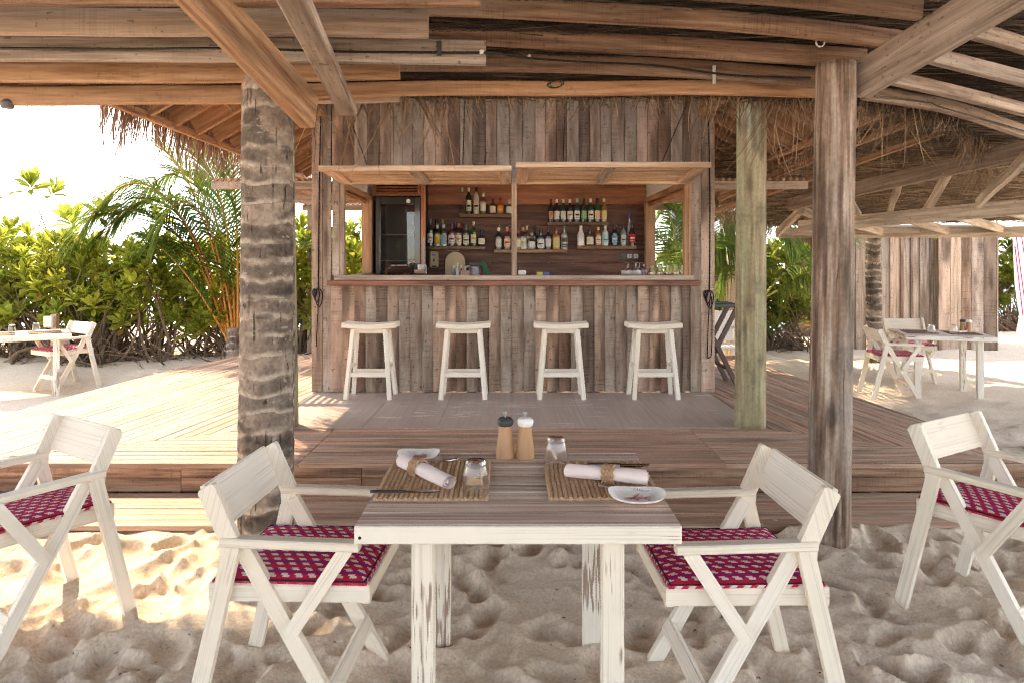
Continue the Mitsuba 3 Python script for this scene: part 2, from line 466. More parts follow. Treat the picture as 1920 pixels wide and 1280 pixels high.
def numbered(key):
    if key not in _used:
        _used.add(key)
        return key
    i = 1
    while f'{key}_{i:03d}' in _used:
        i += 1
    _used.add(f'{key}_{i:03d}')
    return f'{key}_{i:03d}'


def entry(g, bsdf, smooth=False):
    return mikit.ply((g.V, g.F), bsdf, smooth, g.UV if g.C is None else None, g.C)


def thing(name, label, cat_, group=None, kind=None):
    key = numbered(name)
    labels[key] = {'label': label, 'category': cat_}
    if group:
        labels[key]['group'] = group
    if kind:
        labels[key]['kind'] = kind
    return key


def part(parent, name, g, bsdf, label=None, smooth=False, kind=None):
    key = numbered(parent + '__' + name)
    scene[key] = entry(g, bsdf, smooth)
    if label or kind:
        labels[key] = {}
        if label:
            labels[key]['label'] = label
        if kind:
            labels[key]['kind'] = kind
    return key


def single(name, g, bsdf, label, cat_, group=None, kind=None, smooth=False):
    key = thing(name, label, cat_, group, kind)
    scene[key] = entry(g, bsdf, smooth)
    return key


def struct(name, g, bsdf, label, smooth=False):
    key = numbered(name)
    scene[key] = entry(g, bsdf, smooth)
    labels[key] = {'label': label, 'kind': 'structure', 'category': name.replace('_', ' ')}
    return key

# ---------------------------------------------------------------- ground, sea, deck
DECK, STEP = 0.224, 0.032


def sstep(a, b, x):
    t = np.clip((x - a) / (b - a), 0, 1)
    return t * t * (3 - 2 * t)


def worley(x, y, seed):
    """distance to the nearest and second nearest of jittered centres"""
    i, j = np.floor(x).astype(int), np.floor(y).astype(int)
    d1, d2 = np.full(x.shape, 9.0), np.full(x.shape, 9.0)
    for a in (-1, 0, 1):
        for b in (-1, 0, 1):
            q = np.stack([i + a, j + b, np.full(i.shape, seed)], -1).astype(float)
            cx = i + a + meshkit.noise(q * 1.0 + 0.0, 1)
            cy = j + b + meshkit.noise(q * 1.0 + 0.0, 2)
            d = np.hypot(cx - x, cy - y)
            d2 = np.where(d < d1, d1, np.minimum(d2, d))
            d1 = np.minimum(d1, d)
    return d1, d2


def ground_base(x, y):
    edge = np.where(x < 0, -4.3, 3.6)
    away = np.maximum(sstep(4.6, 6.5, y), 0)
    z = -0.15 * away
    z = z + 0.25 * sstep(9.3, 11.2, y) * (1 - 0.55 * sstep(1, 4, x))
    z = z - 1.3 * sstep(15, 26, y)
    z = z - 0.16 * ((np.abs(x) < 3.2) & (y > 4.75) & (y < 9.9))
    return z


def ground_z(x, y):
    """height of the trodden sand"""
    x, y = np.asarray(x, float), np.asarray(y, float)
    p = np.stack([x, y, 0 * x], -1)
    z = ground_base(x, y) + 0.05 * (meshkit.fbm(p * 0.9, 3, 5) - 0.5)
    wx = x + 0.16 * (meshkit.fbm(p * 3.1, 3, 11) - 0.5)
    wy = y + 0.16 * (meshkit.fbm(p * 3.1 + 7, 3, 12) - 0.5)
    d1, d2 = worley(wx / 0.23, wy / 0.17, 3)
    amp = 0.35 + 0.9 * meshkit.fbm(p * 1.4 + 3, 2, 21)
    near = sstep(4.9, 4.3, y) * sstep(-4.2, -3.4, x) * sstep(4.6, 3.9, x)
    z = z + (0.15 - 0.105 * near) * amp * np.minimum(d1, 0.85) ** 1.9
    e1, e2 = worley(wx / 0.115 + 5, wy / 0.10, 8)
    z = z + (0.045 - 0.03 * near) * np.minimum(e1, 0.9) ** 1.5 * meshkit.noise(p * 2.7, 31)
    z = z + 0.010 * (meshkit.fbm(p * 9, 3, 14) - 0.5) + 0.005 * (meshkit.fbm(p * 40, 2, 15) - 0.5)
    z = z + 0.035 * np.exp(-((y - 4.05) / 0.16) ** 2) * meshkit.noise(p * np.array([1.7, 0.5, 1]), 41)   # drift against the step
    for tx, ty, r in ((-1.385, 4.0, 0.42), (1.755, 3.95, 0.40)):
        z = z + 0.06 * np.exp(-(((x - tx) ** 2 + (y - ty) ** 2) / r ** 2) * 2.2)
    return z - 0.06 + 0.045 * near


def axis(fine0, fine1, step, lo, hi, grow=1.06):
    a = list(np.arange(fine0, fine1, step))
    s = step
    while a[-1] < hi:
        s *= grow
        a.append(a[-1] + s)
    s = step
    while a[0] > lo:
        s *= grow
        a.insert(0, a[0] - s)
    return np.array(a)


gx, gy = axis(-3.3, 3.7, 0.0125, -45, 45), axis(1.5, 4.4, 0.0125, -14, 40, 1.02)
X, Y = np.meshgrid(gx, gy, indexing='xy')
Z = ground_z(X, Y)
fr_ = np.random.default_rng(55)
for k_ in range(800):          # footprints: pressed ovals with a pushed-up rim
    fx, fy = fr_.uniform(-3.7, 4.2), fr_.uniform(1.5, 4.5)
    if 4.05 < fy and -4 < fx < 3.9 and fr_.uniform() < .8:
        continue
    a_, l_, w_ = fr_.uniform(0, 2 * np.pi), fr_.uniform(.09, .16), fr_.uniform(.055, .085)
    dep = fr_.uniform(.016, .050)
    i0, i1 = np.searchsorted(gy, [fy - .26, fy + .26])
    j0, j1 = np.searchsorted(gx, [fx - .26, fx + .26])
    dx, dy = X[i0:i1, j0:j1] - fx, Y[i0:i1, j0:j1] - fy
    u_, v_ = dx * math.cos(a_) + dy * math.sin(a_), -dx * math.sin(a_) + dy * math.cos(a_)
    q_ = np.hypot(u_ / l_, v_ / (w_ * (1 + .25 * u_ / l_))) * (1 + .16 * (meshkit.noise(np.stack([dx * 14 + k_, dy * 14, 0 * dx], -1)) - .5))
    patch = Z[i0:i1, j0:j1]
    ins = 1 - sstep(.7, 1.15, q_)
    bowl = -dep * (1 - np.minimum(q_, 1) ** 3.6) * (1 + .35 * u_ / l_)
    rim = .30 * dep * np.exp(-((q_ - 1.2) / .24) ** 2)
    Z[i0:i1, j0:j1] = patch - .45 * ins * (patch - patch.mean()) + bowl + rim
from scipy.ndimage import gaussian_filter
Z = gaussian_filter(Z, 0.6)
Z = Z + 0.0022 * (meshkit.fbm(np.stack([X, Y, 0 * X], -1) * 55, 2, 77) - .5)
from scipy.interpolate import RegularGridInterpolator
_gz = RegularGridInterpolator((gy, gx), Z, bounds_error=False, fill_value=0.0)
ground_z = lambda x, y: _gz(np.stack([np.asarray(y, float), np.asarray(x, float)], -1))
ny, nx = X.shape
ii, jj = np.meshgrid(np.arange(ny - 1), np.arange(nx - 1), indexing='ij')
q = np.stack([ii * nx + jj, ii * nx + jj + 1, (ii + 1) * nx + jj + 1, (ii + 1) * nx + jj], -1).reshape(-1, 4)
struct('sand', G(np.stack([X, Y, Z], -1).reshape(-1, 3), np.vstack([q[:, [0, 1, 2]], q[:, [0, 2, 3]]])), 'sand_bsdf', 'pale trodden beach sand full of footprints', smooth=True)
far = G([[-900, -900, -1.9], [900, -900, -1.9], [900, 1500, -1.9], [-900, 1500, -1.9]], [[0, 1, 2], [0, 2, 3]])
struct('seabed', far, 'sand_bsdf', 'pale sand under the far shallow water')
struct('sea', G([[-900, 14, -0.85], [900, 14, -0.85], [900, 1500, -0.85], [-900, 1500, -0.85]], [[0, 1, 2], [0, 2, 3]]), 'sea_bsdf', 'pale sea behind the hedge')

# small leaf bits and twigs lying on the sand
bits = []
for i in range(420):
    x, y = rng.uniform(-2.6, 3.0), rng.uniform(1.9, 4.1)
    z = float(ground_z(x, y)) + 0.002
    a, l, w = rng.uniform(0, 6.28), rng.uniform(0.003, 0.016), rng.uniform(0.001, 0.004)
    u, v = np.array([math.cos(a), math.sin(a), rng.uniform(-.1, .2)]) * l, np.array([-math.sin(a), math.cos(a), 0]) * w
    c = np.array([x, y, z])
    bits.append(G([c - u, c + v + [0, 0, .002], c + u, c - v], [[0, 1, 2], [0, 2, 3]]).paint(np.array([0.10, 0.065, 0.04]) * rng.uniform(0.5, 1.8)))
single('leaf_litter', cat(bits), 'straw', 'tiny dark leaf bits and twigs scattered over the sand', 'litter', kind='stuff')

dk = thing('timber_deck', 'reddish brown timber deck in front of the bar', 'deck', kind='structure')
bw, gap = 0.093, 0.007


def deck_boards(key, poly, ang, z0, z1, cuts=(), bsdf='wood_deck'):
    """boards laid side by side across a polygon, running along the angle 'ang'; 'cuts' are butt joints across them"""
    al = np.array([math.cos(ang), math.sin(ang)])
    ac = np.array([-al[1], al[0]])
    c = np.asarray(poly.exterior.coords)
    lo, hi = (c @ ac).min(), (c @ ac).max()
    a0, a1 = (c @ al).min() - 1, (c @ al).max() + 1
    n = int(math.ceil((hi - lo) / (bw + gap)))
    for i in range(n):
        s0 = lo + i * (bw + gap)
        st = [a0] + sorted(cuts) + [a1]
        for u, v in zip(st[:-1], st[1:]):
            b = sg.Polygon([al * (u + .0015) + ac * s0, al * (v - .0015) + ac * s0, al * (v - .0015) + ac * (s0 + bw), al * (u + .0015) + ac * (s0 + bw)]).intersection(poly)
            for piece in getattr(b, 'geoms', [b]):
                if piece.geom_type == 'Polygon' and piece.area > 0.002:
                    dz = rng.uniform(-0.0015, 0.0015)
                    part(key, 'board', board_poly(piece.simplify(0.001), al, z0 + dz, z1 + dz), bsdf)


ML, MR = (-3.72, 4.72), (3.5, 4.72)
deck_boards(dk, sg.Polygon([ML, MR, (2.0, 5.70), (-2.0, 5.70)]), 0.0, DECK - 0.03, DECK, cuts=(-1.42, 1.42))
deck_boards(dk, sg.Polygon([(-3.735, 4.72), (-2.012, 5.705), (-2.012, 10.0), (-3.85, 10.0), (-4.19, 8.6), (-4.45, 6.3), (-4.62, 4.72)]), math.radians(90 - 9), DECK - 0.03, DECK, cuts=(6.9,))
deck_boards(dk, sg.Polygon([(3.515, 4.72), (3.46, 6.05), (3.15, 10.0), (2.012, 10.0), (2.012, 5.705)]), math.radians(90 + 7), DECK - 0.03, DECK, cuts=(7.7,))
# the smooth landing in front of the counter
ld = thing('landing', 'smooth taupe floor panels under the stools', 'floor', kind='structure')
xs = [-2.0, -1.2, -0.6, 0.0, 0.6, 1.2, 2.0]
for a, b in zip(xs[:-1], xs[1:]):
    part(ld, 'panel', board_poly(sg.box(a + .0004, 5.708, b - .0004, 7.24), (0, 1), DECK - 0.03, DECK + 0.003), 'landing_bsdf')
# risers, lower step and the joists' dark underside
for x0, x1 in ((-4.62, -2.20), (-2.196, -1.0), (-0.996, 3.5)):
    part(dk, 'fascia', bar((x0, 4.733, 0.176), (x1, 4.733, 0.176), 0.025, 0.094), 'wood_brown')
    part(dk, 'fascia', bar((x0, 4.733, 0.082), (x1, 4.733, 0.082), 0.025, 0.09), 'wood_brown')
part(dk, 'joists', cat([bar((x, 4.76, 0.09), (x, 9.9, 0.09), 0.05, 0.19) for x in np.arange(-3.6, 3.2, 0.45)]), 'wood_brown', kind='stuff')
sp = thing('deck_step', 'low timber step in front of the deck', 'step', kind='structure')
for i in range(6):
    y0 = 4.127 + i * 0.0985
    for a, b in ((-4.6, -1.422), (-1.418, 1.458), (1.462, 3.95)):
        part(sp, 'board', board_poly(sg.box(a, y0, b, y0 + 0.0925), (1, 0), STEP - 0.028, STEP + rng.uniform(-.001, .001)), 'wood_deck')
for a, b in ((-4.6, -1.422), (-1.418, 3.95)):
    part(sp, 'fascia', bar((a, 4.142, -0.045), (b, 4.142, -0.045), 0.024, 0.095), 'wood_brown')

# ---------------------------------------------------------------- the bar hut
WY = 7.23                                       # front wall plane
hut = thing('bar_hut', 'weathered plank bar hut with two raised serving shutters', 'bar')


def vboard(x, y, z0, z1, w, t=0.022, yaw=0.0, k=None):
    """an upright board centred on x, its face towards the camera"""
    return bar((x, y, z0), (x, y, z1), w, t, up=(math.sin(yaw), -math.cos(yaw), 0), bev=0.003, k=k)


# planks under the counter: lapped boards, each a little askew
x = -1.835
while x < 1.80:
    w = min(rng.uniform(0.106, 0.124), 1.815 - x)
    part(hut, 'front_plank', vboard(x + w / 2, WY - 0.006 + rng.uniform(-.002, .002), DECK + 0.012, 1.31, w + 0.012, 0.017, yaw=0.27 + rng.uniform(-.02, .02)), 'wood_grey')
    x += w
# full-height corner boards
for xc, w, yy in ((-1.977, 0.105, -.012), (-1.88, 0.085, -.004)):
    part(hut, 'corner_board', vboard(xc, WY + yy, DECK + 0.008, 3.3, w, 0.03), 'wood_grey')
for xc, w, yy in ((1.855, 0.085, -.004), (1.905, 0.022, -.008), (1.985, 0.135, -.014)):
    part(hut, 'corner_board', vboard(xc, WY + yy, DECK + 0.008, 3.3, w, 0.03), 'wood_grey')
# planks above the opening
x = -1.83
while x < 1.80:
    w = min(rng.uniform(0.105, 0.135), 1.815 - x)
    part(hut, 'upper_plank', vboard(x + w / 2, WY + rng.uniform(-.003, .003), 2.40, 3.42, w - 0.004, 0.02, yaw=rng.uniform(.04, .16)), 'wood_grey')
    x += w
part(hut, 'upper_backing', rbox((3.75, .02, 1.0), .002, (0.0, WY + .04, 2.93), (.10, .07, .05)), 'matte')
# counter ledge, sill, jambs, mullion, head
part(hut, 'counter_ledge', bar((-1.85, WY - 0.045, 1.335), (1.885, WY - 0.045, 1.335), 0.12, 0.052, k=5, seg=20, wob=0.006), 'wood_red', label='red brown counter ledge')
part(hut, 'sill', bar((-1.80, WY + 0.03, 1.386), (1.84, WY + 0.03, 1.386), 0.15, 0.048), 'wood_pale')
for xc, w in ((-1.79, 0.07), (-1.728, 0.05), (1.772, 0.045), (1.815, 0.035)):
    part(hut, 'jamb', vboard(xc, WY + 0.02, 1.41, 2.40, w, 0.07), 'wood_warm' if xc > 0 else 'wood_grey')
part(hut, 'mullion', vboard(0.022, WY + 0.01, 1.41, 2.40, 0.052, 0.06), 'wood_pale')
part(hut, 'head_beam', bar((-1.8, WY + 0.045, 2.405), (1.84, WY + 0.045, 2.405), 0.09, 0.07), 'wood_warm')


def shutter(x0, x1, zf, tilt):
    """a framed board shutter, hinged at the head and propped level"""
    s = numbered(hut + '__shutter')
    yb, yf, zb = WY - 0.03, 6.385, 2.352
    # frame rails (the shutter itself carries the frame)
    g = [bar((x0, yf, zf), (x1, yf, zf), 0.05, 0.05), bar((x0 + .03, yb, zb), (x1 - .03, yb, zb), 0.06, 0.04)]
    for xx in (x0 + 0.06, x1 - 0.06):
        g.append(bar((xx, yf + .026, zf), (xx, yb - .031, zb), 0.11, 0.032))
    scene[s] = entry(cat(g), 'wood_new')
    n = 9
    for i in range(n):
        t = (i + 0.5) / n
        yy, zz = yf + 0.03 + (yb - yf - 0.06) * t, zf + (zb - zf) * t + 0.014
        part(s, 'board', bar((x0 + .11, yy, zz), (x1 - .11, yy, zz), 0.083, 0.014, bev=.002), 'wood_new')
    m = (x0 + x1) / 2 - 0.02
    part(s, 'batten', bar((m, yf + .026, zf - 0.006), (m, yb - .03, zb - 0.006), 0.11, 0.02), 'wood_pale')
    for xx in (x0 + .06, x1 - .06):
        part(s, 'hinge', rbox((0.07, 0.02, 0.006), .002, (xx, yf + 0.04, zf - 0.02), (0.25, 0.22, 0.2)), 'satin')


shutter(-1.735, -0.005, 2.388, 0)
shutter(0.035, 1.785, 2.42, 0)

# inside: back wall boards, side walls, counters
BY = 9.55
zb = [0.3, 0.72, 1.06, 1.33, 1.40, 1.62, 1.86, 2.12, 2.30]
for i, (a, b) in enumerate(((1.02, 1.30), (1.303, 1.52), (1.523, 1.79), (1.793, 2.02), (2.023, 2.30))):
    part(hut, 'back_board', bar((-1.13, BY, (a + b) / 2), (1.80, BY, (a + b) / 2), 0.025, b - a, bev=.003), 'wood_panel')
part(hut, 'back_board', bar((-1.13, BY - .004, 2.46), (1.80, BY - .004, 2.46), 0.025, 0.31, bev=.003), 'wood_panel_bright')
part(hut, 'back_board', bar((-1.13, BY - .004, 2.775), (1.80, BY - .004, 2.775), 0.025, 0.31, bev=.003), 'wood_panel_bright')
part(hut, 'back_wall_outer', cat([vboard(xx, BY + 0.09, DECK, 3.3, 0.128, 0.02) for xx in np.arange(-1.95, 2.0, 0.132)]), 'wood_grey', kind='stuff')
part(hut, 'ceiling', rbox((3.7, 2.2, 0.02), .004, (0.0, 8.45, 2.95), (0.62, 0.58, 0.52)), 'matte')
for s, ya, yb2 in ((-1, 7.55, 8.80), (1, 7.45, 9.25)):
    xw = s * 1.80
    part(hut, 'side_wall', cat([bar((xw + s * .06, yy, DECK), (xw + s * .06, yy, 1.36), 0.128, 0.02, up=(s, 0, 0)) for yy in np.arange(7.32, 9.6, 0.132)]), 'wood_grey', kind='stuff')
    part(hut, 'side_header', rbox((0.03, 2.3, 0.62), .003, (xw + s * 0.02, 8.42, 2.68), (0.72, 0.68, 0.62)), 'matte', label='white upper side wall')
    part(hut, 'side_sill', bar((xw, 7.3, 1.375), (xw, 9.5, 1.375), 0.14, 0.04), 'wood_pale')
    part(hut, 'side_head', bar((xw, 7.3, 2.345), (xw, 9.52, 2.345), 0.10, 0.06), 'wood_warm')
    part(hut, 'side_head_trim', bar((xw + s * .03, 7.3, 2.285), (xw + s * .03, 9.5, 2.285), 0.06, 0.045), 'wood_panel_bright')
    part(hut, 'side_jamb', bar((xw, yb2 + 0.06, 1.40), (xw, yb2 + 0.06, 2.31), 0.12, 0.10, up=(0, 1, 0)), 'wood_warm')
    part(hut, 'side_panel', bar((xw, (yb2 + 9.6) / 2 + .06, 1.40), (xw, (yb2 + 9.6) / 2 + .06, 2.31), 9.6 - yb2 - .14, 0.05, up=(s, 0, 0)), 'wood_brown')
part(hut, 'front_worktop', bar((-1.74, 7.56, 1.37), (1.74, 7.56, 1.37), 0.50, 0.03), 'wood_brown')
part(hut, 'back_worktop', bar((-1.1, 9.27, 1.17), (1.74, 9.27, 1.17), 0.52, 0.04), 'wood_brown')
part(hut, 'worktop_front', bar((-1.1, 9.03, 0.70), (1.74, 9.03, 0.70), 0.03, 0.88), 'wood_panel')
part(hut, 'fridge_cheek', vboard(-1.105, 8.86, DECK, 2.78, 0.055, 0.05), 'wood_panel_bright')
# louvred vent above the fridge
vt = numbered(hut + '__vent')
scene[vt] = entry(cat([bar((-1.74, 8.90, z), (-1.14, 8.90, z), 0.04, 0.03) for z in (2.378, 2.585)] + [bar((xx, 8.90, 2.394), (xx, 8.90, 2.57), 0.04, 0.05) for xx in (-1.72, -1.16)]), 'wood_panel_bright')
part(vt, 'backing', rbox((.6, .02, .24), .002, (-1.44, 8.96, 2.48), (.02, .012, .01)), 'matte')
for i in range(5):
    z = 2.408 + 0.034 * i
    part(vt, 'slat', bar((-1.695, 8.91, z), (-1.185, 8.91, z), 0.03, 0.012, up=(0, -0.7, 1)), 'wood_panel_bright')
# shelves
for xa, xb, z in ((-0.687, 0.085, 2.166), (-1.09, -0.352, 1.742), (-0.235, 0.728, 1.70), (0.475, 1.262, 2.058), (0.855, 1.63, 1.75)):
    part(hut, 'shelf', bar((xa, 9.42, z - 0.022), (xb, 9.42, z - 0.022), 0.22, 0.045, bev=.006), 'wood_brown')

# the gable roof over it
for s in (-1, 1):
    ex, ez, rz_ = 2.86, 2.74, 4.40

    def slope(xa, dz=0.0):
        return ez + (ex - abs(xa)) * 0.575 + dz
    nr = 0
    for yy in np.arange(5.15, 10.0, 0.42):
        part(hut, 'rafter', bar((s * ex, yy, slope(ex, .02)), (s * 0.05, yy, slope(0.05, .02)), 0.045, 0.15), 'wood_warm')
    for i, xa in enumerate(np.arange(0.12, 2.9, 0.285)):
        part(hut, 'roof_board', bar((s * xa, 5.0, slope(xa, .115)), (s * xa, 10.1, slope(xa, .115)), 0.272, 0.02, up=(s * .5, 0, .87)), 'wood_warm')
    part(hut, 'eave_beam', bar((s * (ex + .02), 4.95, ez - 0.035), (s * (ex + .02), 10.15, ez - 0.035), 0.05, 0.06), 'wood_warm')
    part(hut, 'wall_plate', bar((s * 1.93, 5.2, 3.10), (s * 1.93, 9.7, 3.10), 0.09, 0.16), 'wood_warm')
    th = []
    for xa, xb in ((ex + .16, 0.0),):
        th.append(G([[s * xa, 5.1, slope(xa, .15)], [s * xa, 10.3, slope(xa, .15)], [0, 10.3, slope(0, .2)], [0, 5.1, slope(0, .2)],
                     [s * xa, 5.1, slope(xa, .33)], [s * xa, 10.3, slope(xa, .33)], [0, 10.3, slope(0, .42)], [0, 5.1, slope(0, .42)]],
                    [[0, 1, 2], [0, 2, 3], [4, 6, 5], [4, 7, 6], [0, 5, 1], [0, 4, 5], [0, 3, 7], [0, 7, 4], [1, 5, 6], [1, 6, 2]]).paint((0.14, 0.10, 0.07)))
    part(hut, 'thatch', cat(th), 'straw', kind='stuff')
part(hut, 'gable_wall', cat([bar((xx, 9.7, 3.0), (xx, 9.7, 2.74 + (2.86 - abs(xx)) * 0.575), 0.13, 0.02, up=(0, -1, 0)) for xx in np.arange(-2.2, 2.21, 0.134)]), 'wood_warm', kind='stuff')


def strands(starts, dirs, lens, width, cols, droop=0.3, nseg=3, sway=0.25):
    """hanging or lying straws as narrow ribbons"""
    n = len(starts)
    t = np.linspace(0, 1, nseg + 1)
    d = dirs / np.linalg.norm(dirs, axis=1, keepdims=True)
    c = starts[:, None] + d[:, None] * (lens[:, None, None] * t[None, :, None])
    c[..., 2] -= droop * lens[:, None] * t[None] ** 2
    c[..., 0] += (rng.uniform(-1, 1, n) * sway * lens)[:, None] * t[None] ** 2
    c[..., 1] += (rng.uniform(-1, 1, n) * sway * lens)[:, None] * t[None] ** 2
    a = rng.uniform(0, np.pi, n)
    side = np.cross(d, np.stack([np.cos(a), np.sin(a), 0.3 * np.ones(n)], 1))
    side /= np.linalg.norm(side, axis=1, keepdims=True) + 1e-9
    w = (width[:, None] * (1 - 0.75 * t[None] ** 2))[..., None] * side[:, None] / 2
    V = np.stack([c - w, c + w], 2)
    b = (np.arange(n) * (nseg + 1) * 2)[:, None] + np.arange(nseg)[None] * 2
    F = np.stack([np.stack([b, b + 1, b + 3], -1), np.stack([b, b + 3, b + 2], -1)], 2).reshape(-1, 3)
    return G(V.reshape(-1, 3), F, None, np.repeat(cols, (nseg + 1) * 2, 0))


def straw_cols(n, a=(0.10, 0.065, 0.04), b=(0.34, 0.24, 0.15)):
    t = rng.uniform(0, 1, (n, 1)) ** 1.6
    return np.asarray(a) * (1 - t) + np.asarray(b) * t


for s in (-1, 1):
    n = 1150 if s < 0 else 300
    st = np.stack([s * rng.uniform(2.90, 3.05, n), rng.uniform(5.2 if s < 0 else 6.2, 10.3, n), rng.uniform(2.70, 2.84, n)], 1)
    dd = np.stack([s * rng.uniform(0.0, 0.25, n), rng.uniform(-.15, .15, n), -np.ones(n)], 1)
    part(hut, 'thatch_fringe', strands(st, dd, 0.12 + 0.30 * rng.uniform(0, 1, n) ** 1.6, rng.uniform(0.005, 0.013, n), straw_cols(n, (0.16, 0.085, 0.055), (0.40, 0.25, 0.16)), 0.1), 'straw', kind='stuff')


def round_post(base, top, r0, r1, k, n=28, m=40, rough=0.02, ringed=False, seed=0):
    t = np.linspace(0, 1, m)
    a = np.linspace(0, 2 * np.pi, n + 1)
    base, top = np.asarray(base, float), np.asarray(top, float)
    L = np.linalg.norm(top - base)
    ax = base[None] * (1 - t)[:, None] + top[None] * t[:, None]
    r = (r0 + (r1 - r0) * t)[:, None] * np.ones((1, n + 1))
    q = np.stack([np.cos(a)[None] * 1.2 + 0 * t[:, None], np.sin(a)[None] * 1.2 + 0 * t[:, None], (t * L * 1.5)[:, None] + 0 * a[None]], -1)
    r = r * (1 + rough * 2 * (meshkit.fbm(q + seed * 13.1, 3, seed) - 0.5))
    if ringed:
        h = t * L / 0.105 + 0.5 * meshkit.noise(np.stack([np.cos(a), np.sin(a), 0 * a], -1) * 0.9 + seed, 5)[None][:, :] if False else None
        hh = (t * L)[:, None] + 0.09 * (meshkit.fbm(q * 0.8 + 5, 2, 6) - 0.5)
        f = hh / 0.105 - np.floor(hh / 0.105)
        r = r * (1 + 0.022 * (np.exp(-((f - 0.1) / 0.12) ** 2) - 0.3))
    V = np.stack([ax[:, None, 0] + r * np.cos(a), ax[:, None, 1] + r * np.sin(a), ax[:, None, 2] + 0 * r], -1).reshape(-1, 3)
    UV = np.stack([64.0 * k + 8 + (t * L)[:, None] + 0 * a[None], r0 * a[None] + 0 * t[:, None]], -1).reshape(-1, 2)
    i, j = np.meshgrid(np.arange(m - 1), np.arange(n), indexing='ij')
    q = np.stack([i * (n + 1) + j, i * (n + 1) + j + 1, (i + 1) * (n + 1) + j + 1, (i + 1) * (n + 1) + j], -1).reshape(-1, 4)
    F = np.vstack([q[:, [0, 1, 2]], q[:, [0, 2, 3]]])
    o = len(V)
    V = np.vstack([V, ax[:1], ax[-1:]])
    UV = np.vstack([UV, UV[:1], UV[-1:]])
    jn = np.arange(n)
    F = np.vstack([F, np.stack([jn + 1, jn, jn * 0 + o], 1), np.stack([(m - 1) * (n + 1) + jn, (m - 1) * (n + 1) + jn + 1, jn * 0 + o + 1], 1)])
    return G(V, F, UV)


part(hut, 'round_post', round_post((-1.86, 5.78, DECK - .02), (-1.90, 5.78, 3.03), 0.122, 0.118, 3, seed=3), 'post_green', label='greenish round post behind the coconut trunk', smooth=True)
part(hut, 'round_post', round_post((1.935, 5.78, DECK - .02), (1.95, 5.78, 3.03), 0.124, 0.115, 4, seed=4), 'post_green', label='greenish round post at the right end of the landing', smooth=True)

# pergola of slats behind the hut
pg = thing('pergola', 'slatted timber sun screen standing behind the bar hut', 'pergola')
for yy in (7.95, 9.9, 11.4):
    part(pg, 'beam', bar((-3.35, yy, 2.40), (-2.1 if yy < 9.6 else 3.3, yy, 2.40), 0.06, 0.09), 'wood_pale')
part(pg, 'beam', bar((2.1, 7.95, 2.40), (3.3, 7.95, 2.40), 0.06, 0.09), 'wood_pale')
for xx in list(np.arange(-3.3, -2.05, 0.075)) + list(np.arange(2.12, 3.3, 0.075)):
    part(pg, 'slat', bar((xx, 7.9, 2.46), (xx, 11.5, 2.46), 0.03, 0.03, bev=.002), 'wood_warm')
part(pg, 'slat_field', cat([bar((xx, 9.75, 2.46), (xx, 11.5, 2.46), 0.03, 0.03, bev=.002) for xx in np.arange(-2.0, 2.05, 0.075)]), 'wood_warm', kind='stuff')
for xx, yy in ((-3.2, 11.3), (2.2, 11.3)):
    part(pg, 'post', bar((xx, yy, -0.2), (xx, yy, 2.35), 0.09, 0.09, up=(0, 1, 0)), 'wood_pale')

# ---------------------------------------------------------------- bar stools
def superbox(cx, w, d, z0, z1):
    pass


def make_stool(xc, yc, rz, label):
    t = thing('bar_stool', label, 'stool', 'white bar stools in front of the counter')
    M = xf((xc, yc, DECK + 0.003), rz)
    nx_ = 13
    xs_ = np.linspace(-0.262, 0.262, nx_)
    top = 0.735 - 0.016 * np.cos(xs_ / 0.262 * np.pi / 2) ** 1.3
    pts = np.stack([xs_, 0 * xs_, top - 0.027], 1)
    k = pid()
    part(t, 'seat', path_bar(pts, 0.255, 0.048, bev=0.006, k=k).move(M), 'white_wood')
    part(t, 'apron', cat([bar((-0.165, s * 0.075, 0.652), (0.165, s * 0.075, 0.652), 0.022, 0.05, k=k) for s in (-1, 1)]).move(M), 'white_wood')
    for sx in (-1, 1):
        for sy in (-1, 1):
            part(t, 'leg', bar((sx * 0.212, sy * 0.15, 0.0), (sx * 0.155, sy * 0.085, 0.665), 0.043, 0.034, up=(sx * .25, sy, 0)).move(M), 'white_wood')
    for sy in (-1, 1):
        f = 0.235 / 0.665
        part(t, 'stretcher', bar((-0.175, sy * (0.15 - .065 * f), 0.235), (0.175, sy * (0.15 - .065 * f), 0.235), 0.022, 0.042).move(M), 'white_wood')
    for sx in (-1, 1):
        f = 0.31 / 0.665
        part(t, 'stretcher', bar((sx * (0.212 - .057 * f), -0.108, 0.31), (sx * (0.212 - .057 * f), 0.108, 0.31), 0.022, 0.04).move(M), 'white_wood')


for xc, rz, lab in ((-1.385, -0.03, 'white saddle-seat bar stool at the left end of the counter'), (-0.474, 0.01, 'second white bar stool from the left, left of the counter middle'),
                    (0.478, 0.0, 'third white bar stool from the left, right of the counter middle'), (1.385, 0.02, 'white saddle-seat bar stool at the right end by the green post')):
    make_stool(xc, 6.99, rz, lab)

# ---------------------------------------------------------------- dining chairs
CW = 0.266                                       # half the width


def side_plate(poly, y, thick, k, grain):
    """a board standing in the chair's side plane; poly in (forward, up)"""
    M = np.eye(4)
    M[:3, :3] = np.array([[1, 0, 0], [0, 0, -1], [0, 1, 0]])
    M[:3, 3] = (0, y, 0)
    return plate(poly, thick, M, k, grain)


def strip(p0, p1, w):
    p0, p1 = np.asarray(p0, float), np.asarray(p1, float)
    d = unit(p1 - p0)
    n = np.array([-d[1], d[0]]) * w / 2
    return sg.Polygon([p0 - n, p1 - n, p1 + n, p0 + n]), d


